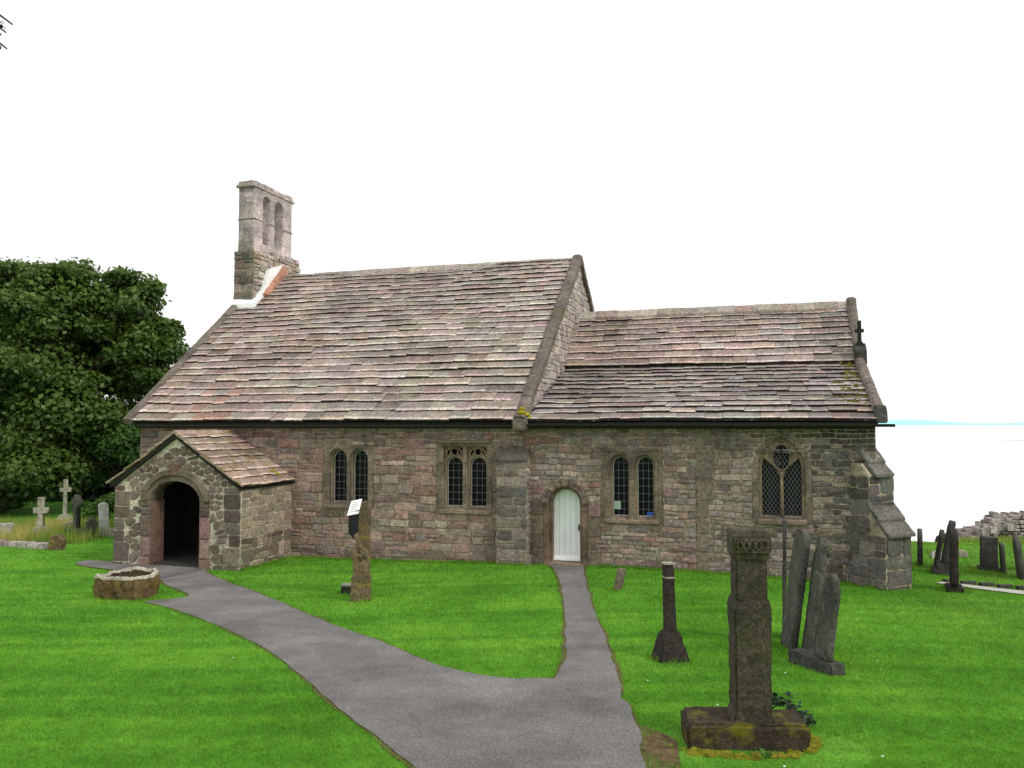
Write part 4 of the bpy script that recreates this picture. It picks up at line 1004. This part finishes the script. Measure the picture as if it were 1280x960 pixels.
# right-hand graves
GR = 'worn gravestones east of the church'
slab('gravestone', on(9.66, 19.7), .5, 1.0, .10, radians(66), (radians(1), 0), 'grey_slab', 'pale grey narrow upright headstone just right of the buttress', 'round', group=GR, seed=11)
slab('gravestone', on(9.80, 19.3), .5, 1.05, .09, radians(65), (radians(10), 0), 'dark_slate', 'dark headstone leaning right between the pale one and the stepped one', 'round', group=GR, seed=12)
o = slab('gravestone', on(9.65, 18.55), .5, .95, .13, radians(66), (radians(11), 0), 'dark_slate', 'tall leaning headstone with stepped shoulder on a two tier plinth', 'should', base=(.55, .34, .24), step=(.72, .52, .1), group=GR, seed=13, basemat='dark_slate')
slab('gravestone', on(8.68, 16.35), .5, 1.08, .13, radians(66), (radians(1), 0), 'post', 'dark upright headstone on a low square plinth at the end of the side path', 'round', base=(.6, .3, .1), group=GR, seed=14)
slab('gravestone', on(10.95, 19.1), .34, .68, .3, radians(-24), (0, radians(1)), 'dark_slate', 'broad squared dark tomb stone on a thin pale step', 'flat', base=(.46, .42, .06), group=GR, seed=15)
slab('gravestone', on(11.0, 18.6), .4, .8, .07, radians(66), (radians(-3), 0), 'grey_slab', 'thin upright slab just right of the squared dark tomb', 'flat', group=GR, seed=16)
slab('gravestone', on(11.0, 17.95), .55, 1.08, .11, radians(66), (radians(-5), 0), 'grey_slab', 'tall grey headstone with bright white lichened top leaning left', 'point', group=GR, seed=17)
slab('gravestone', on(11.85, 18.9), .5, .95, .12, radians(64), (radians(3), 0), 'dark_slate', 'dark headstone behind the small bush at the right edge', 'round', group=GR, seed=18)
slab('gravestone', on(10.55, 20.6), .34, .34, .12, radians(-10), (0, 0), 'whitestone', 'small low white headstone, left of the pair behind the dark upright', 'round', group=GR, seed=19)
slab('gravestone', on(11.30, 20.9), .28, .32, .12, radians(-10), (0, 0), 'pale_stone', 'small low pale grey headstone, right of the pair behind the dark upright', 'round', group=GR, seed=20)
mb = MB(); q = random.Random(81)
for k in range(24):
    t = k/24; x = 9.0+6.2*t; y = 17.42-4.75*t; mb.box(x, x+.27, y-.16, y-.02, g(x, y)-.05, g(x, y)+.07+q.uniform(-.01, .01))
tag(mb.build('kerb', 'dark_slate'), 'low dark stone kerb edging the narrow pale side path', 'kerb')
# left-hand graves
GL = 'pale gravestones in the long grass west of the porch'
def cross(loc, h, w, arm, t, rz, mat, label, base=(.6,.4,.3), wheel=False, lean=0, az=.68):
    root = empty('grave_cross', loc, rz); tag(root, label, 'cross', GL)
    a = w/2; zc = h*az; ah = arm/2
    prof = [(-a*1.25,base[2]-.01),(a*1.25,base[2]-.01),(a,zc-w*.55),(ah,zc-w*.6),(ah,zc+w*.6),(a,zc+w*.55),(a*1.05,h),(-a*1.05,h),(-a,zc+w*.55),(-ah,zc+w*.6),(-ah,zc-w*.6),(-a,zc-w*.55)]
    o = plate('stone', prof, [], -t/2, t/2, mat, root, .012); o.rotation_euler = (0, lean, 0)
    if wheel:
        rr = arm*.40; cz = [(rr*cos(2*pi*k/20), zc+rr*sin(2*pi*k/20)) for k in range(20)]; ci = [(rr*.7*cos(2*pi*k/20), zc+rr*.7*sin(2*pi*k/20)) for k in range(20)]
        w_ = plate('wheel', cz, [ci], -t*.35, t*.35, mat, o, .006)
    mb = MB(); mb.prism([(-base[0]/2,-.1),(base[0]/2,-.1),(base[0]*.42,base[2]*.5),(base[0]*.3,base[2]),(-base[0]*.3,base[2]),(-base[0]*.42,base[2]*.5)], 'y', -base[1]/2, base[1]/2)
    rough(bevel(mb.build('plinth', mat, root), .02), .12, .01, 6, 3, 3)
    return root
cross(on(-13.8,24.3), 1.2, .15, .40, .13, radians(8), 'pale_stone', 'thick pale cross with square plinth standing in long yellow grass', (.5,.4,.34))
cross(on(-15.25,28.3), 1.45, .12, .36, .1, radians(12), 'pale_stone', 'tall slim pale cross in front of the dark trees', (.5,.35,.26), az=.76)
cross(on(-12.85,24.5), 1.25, .17, .5, .14, radians(-38), 'grey_slab', 'dark grey wheel cross on a stepped plinth seen at an angle', (.75,.6,.26), True, az=.82)
slab('gravestone', on(-12.45,24.5), .3, .72, .12, radians(40), (0, radians(4)), 'grey_slab', 'small dark headstone between the wheel cross and the white rounded one', 'should', group=GL, seed=31)
slab('gravestone', on(-12.18,24.8), .28, .86, .14, radians(30), (0, radians(-3)), 'whitestone', 'bright white headstone with rounded top near the porch corner', 'round', base=(.36,.26,.14), group=GL, seed=32)
slab('gravestone', on(-11.80,24.6), .26, .42, .12, radians(30), (0, 0), 'pale_stone', 'low pale headstone tight against the porch corner', 'flat', group=GL, seed=33)
slab('gravestone', on(-15.3,24.2), .5, .62, .14, radians(15), (0, 0), 'whitestone', 'white headstone cut by the left edge of the view', 'flat', base=(.62,.4,.2), group=GL, seed=34)
slab('gravestone', on(-14.75,23.9), .66, .36, .3, radians(15), (0, 0), 'pale_stone', 'low grey white tomb beside the white headstone', 'flat', base=(.8,.5,.12), group=GL, seed=35)
slab('gravestone', on(-22.0,34.5), .6, 1.15, .14, radians(25), (0, radians(2)), 'pale_stone', 'lone upright headstone in deep shade under the trees', 'round', group=GL, seed=36)
slab('gravestone', on(-13.6,25.6), .5, .5, .12, radians(35), (0, radians(-8)), 'pale_stone', 'pale slanting headstone half sunk in grass right of the thick cross', 'round', group=GL, seed=37)
mb = MB(); q = random.Random(83)
for k in range(7): x = -14.3+k*.33; y = 22.9-k*.12; mb.box(x, x+.31, y-.14, y+.14, g(x, y)-.1, g(x, y)+.14+q.uniform(-.02, .02), pick(PAL_W, q))
o = mb.build('grave_kerb', 'drystone'); rough(o, .12, .02, 6, 2, 3); tag(o, 'low line of rough grave kerb stones at the left grass edge', 'kerb')
mb = MB(); mb.prism([(-.16,-.1),(.17,-.1),(.16,.26),(.05,.4),(-.12,.36)], 'y', -.14, .14); root = empty('boulder', on(-12.1,22.1)); o = mb.build('stone', 'mossy_cross', root); fixn(o); rough(o, .07, .03, 6, 4, 4); tag(root, 'squat reddish boundary boulder at the right end of the grave kerb', 'boulder')
root = empty('boulder', on(-14.35,22.75)); mb = MB(); mb.prism([(-.16,-.1),(.16,-.1),(.16,.26),(-.15,.27)], 'y', -.14, .14); o = mb.build('stone', 'pale_stone', root); fixn(o); rough(o, .07, .02, 6, 4, 4); tag(root, 'squared grey boundary boulder with white top at the left end of the grave kerb', 'boulder')
# dry stone wall on the headland, with tumbled ramp
mb = MB(); q = random.Random(91)
WX0, WX1, WY = 15.9, 26, 27.3
bw = MB(); bw.prism([(14.0,-.9),(14.2,-.35),(15.0,-.08),(15.75,.05),(15.85,.36),(26,.48),(26,-.9)], 'y', WY+.02, WY+.5); o = bw.build('dry_stone_wall', 'underlay')
courses(mb, lambda a, z, d: (a, WY-d, z), (15.8, WX1, -.8, .8), [], [(176,172,168),(150,146,144),(196,192,186),(136,134,132)], q, rh=(.07,.16), ln=(.1,.3), gap=.012, depth=(.04,.14), lines=[(15.9,.40,-.012,1)] )
mb2 = MB()
for k in range(200):
    x = q.uniform(15.9, 26); s_ = q.uniform(.05, .13); z = .38+(x-15.9)*.012; mb2.box(x, x+s_, WY+q.uniform(-.05,.2), WY+.25+s_, z-.05, z+q.uniform(.02, .14), pick([(186,182,176),(146,142,138)], q))
for k in range(160):
    t = q.random(); x = 14.6+1.3*t+q.uniform(-.3,.3); z = -.4+.6*t+q.uniform(-.1, .06); s_ = q.uniform(.08, .22); y = WY-q.uniform(-.2, .6)
    mb2.box(x, x+s_*1.5, y, y+s_, z-.1, z+s_*.7, pick([(176,172,166),(142,138,134),(190,184,176)], q))
mb.v += [] ; n0 = len(mb.v); mb.v += mb2.v; mb.f += [tuple(i+n0 for i in f) for f in mb2.f]; mb.c += mb2.c
join_stones(o, mb, 'drystone'); tag(o, 'grey dry stone boundary wall tumbling down to a rubble ramp above the sea', 'stone wall')

# ------------------------------------------------------------------ vegetation
rs = np.random.RandomState(5)
def np_mesh(name, verts, faces, mat, cols, parent=None):
    me = bpy.data.meshes.new(name); nf, k = faces.shape
    me.vertices.add(len(verts)); me.vertices.foreach_set('co', verts.astype('f').ravel())
    me.loops.add(nf*k); me.loops.foreach_set('vertex_index', faces.astype('i').ravel())
    me.polygons.add(nf); me.polygons.foreach_set('loop_start', np.arange(0, nf*k, k, dtype='i'))
    me.update(calc_edges=True)
    a = me.attributes.new('Col', 'FLOAT_COLOR', 'FACE'); arr = np.ones((nf, 4), 'f'); arr[:, :3] = cols; a.data.foreach_set('color', arr.ravel())
    me.materials.append(M[mat]); o = bpy.data.objects.new(name, me); C.objects.link(o); o.parent = parent
    return o
def leaves(name, clumps, n, size, mat, parent, up=.5, droop=.25, shell=.6, tint=0):
    """clumps: (x, y, z, rx, ry, rz); leaves sit mostly near each clump's surface, lighter on top"""
    cl = np.array(clumps, 'f'); w = cl[:, 3]*cl[:, 4]+cl[:, 3]*cl[:, 5]; idx = rs.choice(len(cl), n, p=w/w.sum()); c = cl[idx]
    d = rs.normal(size=(n, 3)); d /= np.linalg.norm(d, axis=1)[:, None]
    rad = 1.05-shell*rs.rand(n)**1.3+rs.normal(size=n)*.16
    p = c[:, :3]+d*c[:, 3:6]*rad[:, None]
    nrm = d*.6+rs.normal(size=(n, 3))*.55+np.array([0, 0, up]); nrm /= np.linalg.norm(nrm, axis=1)[:, None]
    a = np.cross(nrm, rs.normal(size=(n, 3))); a /= np.linalg.norm(a, axis=1)[:, None]; b_ = np.cross(nrm, a)
    s = size*(.6+.8*rs.rand(n))[:, None]
    v = np.stack([p-a*s*.55, p-b_*s*.42+nrm*s*.08, p+a*s*.6-nrm*s*.1, p+b_*s*.42+nrm*s*.08], 1).reshape(-1, 3)
    f = np.arange(4*n).reshape(n, 4)
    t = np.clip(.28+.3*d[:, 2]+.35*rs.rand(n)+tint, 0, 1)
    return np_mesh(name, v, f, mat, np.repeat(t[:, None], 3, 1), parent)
def sub_clumps(big, k, r0, r1, rng, flat=.75, inner=.38):
    out = []
    for (x, y, z, rx, ry, rz) in big:
        for _ in range(max(3, int(k*(rx*rz)/4))):
            d = Vector((rng.gauss(0, 1), rng.gauss(0, 1), rng.gauss(0, 1))).normalized(); q_ = rng.uniform(1-inner*2.2, 1.02); r = rng.uniform(r0, r1)
            out.append((x+d.x*rx*q_, y+d.y*ry*q_, z+d.z*rz*q_, r*rng.uniform(.9, 1.4), r*rng.uniform(.9, 1.4), r*flat))
    return out
def limb_tree(name, loc, trunk_r, ctrs, label, rng, h0, mat='leaf', n=30000, size=.2, cat='tree', group=None, k=9, r0=.5, r1=1., big=None, tint=0):
    root = empty(name, loc); tag(root, label, cat, group)
    mb = MB(); top = Vector((0, 0, h0))
    mb.tube([(0,0,-.3),(.1,0,h0*.3),(-.05,.1,h0*.7),top], [trunk_r*1.3, trunk_r, trunk_r*.85, trunk_r*.7], 10)
    sc = sub_clumps(big, k, r0, r1, rng)
    for s in rng.sample(sc, min(len(sc), 60)):
        e_ = Vector(s[:3]); m1 = top.lerp(e_, .4)+Vector((rng.uniform(-.3,.3), rng.uniform(-.3,.3), .3)); mb.tube([top-Vector((0,0,rng.uniform(0,h0*.4))), m1, e_], [trunk_r*.35, trunk_r*.16, trunk_r*.05], 5)
    mb.build('trunk', 'bark', root, True)
    leaves('crown', sc+[(b[0], b[1]+.2, b[2], b[3]*.8, b[4]*.8, b[5]*.8) for b in big for _ in range(2)], n, size, mat, root, tint=tint)
    return root
def px3(px, py, Y): return ((px-640)*Y/1030, 0, 3.4+(530-py)*Y/1030)
q = random.Random(101)
TY = 33; TX = -20.2
def B(px, py, rpx, rz=None, dy=0, Y=TY, X0=TX):
    x, _, z = px3(px, py, Y); r = rpx*Y/1030; rz = (rz or rpx)*Y/1030; return (x-X0, dy, z, r, r, rz)
big = [B(20,595,60,44,-2.5), B(100,585,56,38,-2.5), B(60,560,60,40,-1.5), B(205,410,14,10,0), B(205,440,9,8,0), B(150,345,8,6,0), B(90,340,10,7,0), B(195,470,18,12,0), B(185,360,12,8,0), B(172,400,20,16,1), B(10,345,40,22,0), B(10,400,75,72,1), B(75,395,62,58,-1), B(-70,420,90,90,0), B(125,400,48,46,.5), B(165,372,28,14,0), B(180,437,36,34,-.6), B(150,470,42,38,1), B(60,470,75,60,-1.5), B(0,520,80,60,0), B(110,520,62,46,-2), B(60,545,70,40,0), B(150,530,30,30,0), B(90,450,60,60,1.5), B(135,358,30,14,1), B(40,348,40,22,0), B(100,352,26,14,-1)]
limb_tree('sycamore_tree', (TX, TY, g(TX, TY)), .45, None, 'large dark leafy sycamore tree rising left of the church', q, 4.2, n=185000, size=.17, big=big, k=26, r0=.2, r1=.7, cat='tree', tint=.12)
big = [B(100,530,70,36,3,29,-15), B(20,530,60,36,3,29,-15), B(150,545,34,34,1,29,-15), B(120,560,52,34,0,29,-15), B(30,575,60,36,.6,29,-15), B(150,600,30,26,0,29,-15), B(70,545,40,22,0,29,-15)]
limb_tree('holly_tree', (-15, 31.5, g(-15, 31.5)), .2, None, 'low dense evergreen tree under the sycamore behind the graves', q, 1.6, mat='leaf2', n=64000, size=.13, big=big, k=16, r0=.3, r1=.6)
big = [B(-30,600,60,46,0,36,-22), B(60,600,60,42,1,36,-22), B(140,600,46,38,0,36,-22), B(-110,590,80,60,0,36,-22)]
limb_tree('hedge_tree', (-22, 37, g(-22, 37)), .25, None, 'very dark yew tree filling the shade behind the left hand crosses', q, 1.8, mat='leafdark', n=42000, size=.16, big=big, k=16, r0=.35, r1=.7)
# bush in the bright patch by the porch corner, and tall ferns
big = [B(140,628,20,14,0,29,-14.3), B(118,640,16,9,0,29,-14.3)]
rt = empty('bush', (-14.3, 29.5, g(-14.3, 29.5))); tag(rt, 'bright green low bush just left of the porch behind the headstones', 'bush')
leaves('foliage', [(x, y, z-g(-14.3,29.5), a, b_, c) for x, y, z, a, b_, c in sub_clumps(big, 60, .15, .3, q)], 9000, .1, 'leaf2', rt, tint=.3)
# bush at the right edge
rt = empty('bush', on(11.35, 17.7)); tag(rt, 'small dark scruffy bush among the graves at the right edge', 'bush')
leaves('foliage', sub_clumps([(0,0,.3,.32,.3,.34),(.35,.1,.3,.3,.3,.3)], 90, .08, .16, q), 5000, .045, 'leaf2', rt)
mb = MB()
for _ in range(14): mb.tube([(q.uniform(-.1,.1),0,-.05),(q.uniform(-.25,.4),q.uniform(-.2,.2),q.uniform(.3,.6))], [.01,.004], 5)
mb.build('stems', 'bark', rt)
# ivy by the big plinth
rt = empty('ivy', on(2.56, 7.42)); tag(rt, 'glossy dark ivy growing against the right side of the mossy plinth', 'ivy')
leaves('foliage', [(0,.12,.13,.07,.2,.13),(-.1,.3,.2,.12,.1,.06),(.10,.2,.07,.09,.1,.05)], 300, .04, 'leafdark', rt, tint=.3)
mb = MB()
for _ in range(9): a = q.uniform(0, 6.28); mb.tube([(0,.1,-.02),(.08*cos(a),.1+.08*sin(a),.1),(.2*cos(a),.15+.2*sin(a),.12)], [.006,.005,.003], 5)
mb.build('stems', 'bark', rt)
rt = empty('weed', on(2.05, 6.80)); tag(rt, 'small broad leaved weed growing against the front of the plinth', 'plant')
mb = MB()
for k in range(7):
    a = k*.95; l = q.uniform(.06, .11); w = .016; d = Vector((cos(a), sin(a)*.6, 0)); s_ = Vector((-sin(a), cos(a), 0))
    p0 = Vector((0,0,.01)); p1 = d*l*.5+Vector((0,0,l*.7)); p2 = d*l+Vector((0,0,l*.8)); mb.add([p0, p1-s_*w, p2, p1+s_*w], [(0,1,2,3)], (.9,.9,.9))
mb.build('leaf', 'leaf2', rt)
# moss cushion around the plinth foot
mc = []
for _ in range(60): a = q.uniform(-2.9, .3); r_ = q.uniform(.62, .78); mc.append((1.99+cos(a)*r_*.85, 7.24+sin(a)*r_*.52, 0, q.uniform(.03, .07)))
mc = [(x, y, g(x, y)+.0, r_) for x, y, _, r_ in mc]
M['moss_ground'] = plain('ground moss', (.17,.16,.015), .95, .5, 18, .1, bm=1)
mo = blobs('moss_cushion', mc, 'moss_ground', None, 3, 2, .35); tag(mo, 'yellow green moss cushions in the worn turf around the big plinth', 'moss', kind='stuff')
# overhanging tree at the upper left, mostly out of frame
rt = empty('overhanging_tree', on(-9.2, 6.2)); tag(rt, 'tree whose dark leafy branch tips just enter the top left corner', 'tree')
zz = g(-9.2, 6.2); mb = MB(); mb.tube([(0,0,-.2),(.1,0,2.5),(.3,0,5),(.6,.1,7)], [.3,.24,.2,.12], 10)
tips = [(5.17,.3,6.62-zz),(5.15,.25,6.53-zz),(5.13,.3,6.42-zz)]
for (x, y, z) in tips: mb.tube([(.4,0,5.4),(2.6,.1,6.9-zz),(4.6,y,z+.42),(x,y,z)], [.09,.05,.02,.006], 6)
mb.build('trunk', 'bark', rt, True)
lc = [(q.uniform(.0, 3.0), q.uniform(-1.5, 1.5), q.uniform(5.6, 9), .6, .6, .4) for _ in range(26)]
leaves('crown', lc, 5000, .14, 'leafdark', rt)
for x, y, z in tips: leaves('leaf_spray', [(x-.10, y, z, .05, .03, .03)], 9, .035, 'leafdark', rt, shell=.2)['kind'] = 'stuff'

# grass blades
def inpoly(x, y, poly):
    c = np.zeros(len(x), bool); n = len(poly)
    for i in range(n):
        x0, y0 = poly[i]; x1, y1 = poly[i-1]
        k = ((y0 > y) != (y1 > y)); xx = (x1-x0)*(y-y0)/((y1-y0) if y1 != y0 else 1e-9)+x0
        c ^= k & (x < xx)
    return c
def local(x, y): dx = x-P0[0]; dy = y-P0[1]; return dx*cos(TH)-dy*sin(TH), dx*sin(TH)+dy*cos(TH)
gv = np.vectorize(g)
def blades(name, x, y, h, w, lean, cols, mat):
    n = len(x); z = gv(x, y); a = rs.rand(n)*2*pi; b_ = rs.rand(n)*2*pi
    base = np.stack([x, y, z-.005], 1); s = np.stack([np.cos(a), np.sin(a), np.zeros(n)], 1)*(w/2)[:, None]
    tip = base+np.stack([np.cos(b_)*lean*h, np.sin(b_)*lean*h, h], 1)
    v = np.stack([base-s, base+s, tip], 1).reshape(-1, 3)
    return np_mesh(name, v, np.arange(3*n).reshape(n, 3), mat, cols)
n = 640000
Yv = 1/(1/5.8-rs.rand(n)*(1/5.8-1/26.)); half = .66*Yv+.3; Xv = (rs.rand(n)*2-1)*half
keep = np.ones(n, bool)
for p in POLYS[:-2]+POLYS[-1:]: keep &= ~inpoly(Xv, Yv, p)
u, v = local(Xv, Yv); keep &= ~((u > UW-.05) & (u < UE+.1) & (v > -.03) & (v < 11.5)); keep &= ~((u > UP0-.02) & (u < UP1+.02) & (v > VP-.02) & (v < 0))
keep &= ~((abs(Xv-1.99) < .52) & (abs(Yv-7.25) < .24))
worn = (((Xv-2.05)/.95)**2+((Yv-7.08)/.62)**2 < 1) & (rs.rand(n) < .75); keep &= ~worn
keep &= ~((Yv > 25.3) & (Xv > -3))
Xv, Yv = Xv[keep], Yv[keep]; n = len(Xv)
sc = np.clip(Yv/9, .75, 2.2); br = .62+.75*rs.rand(n)
cols = np.stack([br*(.9+.35*rs.rand(n)), br, br*(.8+.5*rs.rand(n))], 1)
g_ = blades('lawn_grass', Xv, Yv, (.018+.024*rs.rand(n))*sc**.6, .0085*sc, .55+.5*rs.rand(n), cols, 'blade')
tag(g_, 'short bright green mown grass of the churchyard lawn', 'grass', kind='stuff')
# longer tufts along walls, stones and path edges
xs_, ys_ = [], []
def edge(p, q_, n, s=.05):
    t = rs.rand(n); xs_.extend(p[0]+(q_[0]-p[0])*t+rs.normal(size=n)*s); ys_.extend(p[1]+(q_[1]-p[1])*t+rs.normal(size=n)*s)
edge(W(-6.0,-.08), W(-.7,-.1), 3500, .03); edge(W(1.7,-.08), W(7.3,-.08), 3500, .03); edge(W(-6.03,-2.1), W(-6.03,-.1), 1200, .03)
edge(W(7.2,-.5), W(8.0,.2), 500, .04); edge(W(-.6,-.25), W(.1,-.25), 400, .03)
for (x, y, r_) in ((-2.73,15.05,.2),(1.93,15.5,.1),(1.93,10.2,.22),(3.7,10.7,.5),(3.84,10.0,.3),(8.68,16.35,.3),(9.7,19,.6),(11,18.6,.7),(-7.15,15.5,.5),(-3.17,15.95,.13)):
    nn = int(900*r_); a = rs.rand(nn)*2*pi; xs_.extend(x+np.cos(a)*r_*(1+.15*rs.normal(size=nn))); ys_.extend(y+np.sin(a)*r_*(.9+.15*rs.normal(size=nn)))
x, y = np.array(xs_), np.array(ys_); n = len(x); br = .7+.6*rs.rand(n)
o = blades('long_grass', x, y, .04+.07*rs.rand(n), np.full(n, .011), .2+.4*rs.rand(n), np.stack([br*1.3, br, br], 1), 'blade'); tag(o, 'longer uncut grass fringe along the walls and gravestones', 'grass', kind='stuff')
# tall dry grass around the left graves
n = 15000; x = -12.0-rs.rand(n)**.8*6.5; y = 23.0+rs.rand(n)*3.8; k = (y > 22.9+(x+15)*-.15); x, y = x[k], y[k]; n = len(x); tt = np.clip(rs.rand(n)*.9+.3*np.sin(x*2.1), 0, 1)
o = blades('tall_grass', x, y, (.18+.3*rs.rand(n)), np.full(n, .022), .3*rs.rand(n), np.repeat(tt[:, None], 3, 1), 'dry'); tag(o, 'tall yellowing wild grass growing around the left hand graves', 'grass', kind='stuff')
n = 4500; x = 13.6+rs.rand(n)*7; y = 25.6+rs.rand(n)*1.5; o = blades('headland_grass', x, y, .08+.16*rs.rand(n), np.full(n, .02), .4*rs.rand(n), np.repeat(rs.rand(n)[:, None]*.7, 3, 1), 'dry'); tag(o, 'rough pale grass on the bank below the dry stone wall', 'grass', kind='stuff')
# daisies
n = 20; Yd = 6.5+rs.rand(n)**1.5*14; Xd = (rs.rand(n)*2-1)*.6*Yd; kp = np.ones(n, bool)
for p in POLYS: kp &= ~inpoly(Xd, Yd, p)
u, v = local(Xd, Yd); kp &= v < -.3; kp &= ~((u < -5.9) & (u > -9.8) & (v > -2.3))
mb = MB()
for x, y in zip(Xd[kp], Yd[kp]):
    z = g(x, y)+.035; r_ = .011; mb.add([(x+r_*cos(2*pi*k/7), y+r_*sin(2*pi*k/7), z+.004*(k % 2)) for k in range(7)], [tuple(range(7))])
tag(mb.build('daisies', 'whitebright'), 'tiny white daisies scattered over the lawn', 'flowers', kind='stuff')

# ------------------------------------------------------------------ light, sky, camera
w = bpy.data.worlds.new('World'); scene.world = w; w.use_nodes = True; t = w.node_tree; bg = t.nodes['Background']
EL, AZ = radians(42), radians(128)       # sun from the south-east, azimuth measured clockwise from +Y
sky = N(t, 'ShaderNodeTexSky'); sky.sky_type = 'NISHITA'; sky.sun_disc = False; sky.sun_elevation = EL; sky.sun_rotation = AZ; sky.air_density = 1.5; sky.dust_density = 4
# thick bright overcast veil over the physical sky
tc = N(t, 'ShaderNodeTexCoord'); nz = noise_n(t, tc.outputs['Generated'], 1.6, 5, .6)
cloud = ramp(t, nz, ((.3, (10.9,10.95,11.0)), (.7, (11.6,11.6,11.6))))
t.links.new(mix(t, sky.outputs[0], cloud, .94), bg.inputs[0]); bg.inputs[1].default_value = .1
sd = bpy.data.lights.new('sun', 'SUN'); sd.energy = 1.5; sd.angle = radians(12); sd.color = (1,.96,.9)
so = bpy.data.objects.new('sun', sd); C.objects.link(so)
d = Vector((sin(AZ)*cos(EL), cos(AZ)*cos(EL), sin(EL))); so.rotation_euler = d.to_track_quat('Z', 'Y').to_euler(); so.location = (20, -20, 30)
cd = bpy.data.cameras.new('camera'); cam = bpy.data.objects.new('camera', cd); C.objects.link(cam)
cam.location = (0, 0, 3.4); cam.rotation_euler = (radians(90)+math.atan(50/1030), 0, 0); cd.sensor_width = 36; cd.lens = 1030/1280*36; cd.clip_end = 80000; cd.clip_start = .1
scene.camera = cam
scene.view_settings.view_transform = 'Standard'; scene.view_settings.look = 'None'; scene.view_settings.exposure = 0
scene.render.engine = 'CYCLES'; scene.cycles.max_bounces = 6
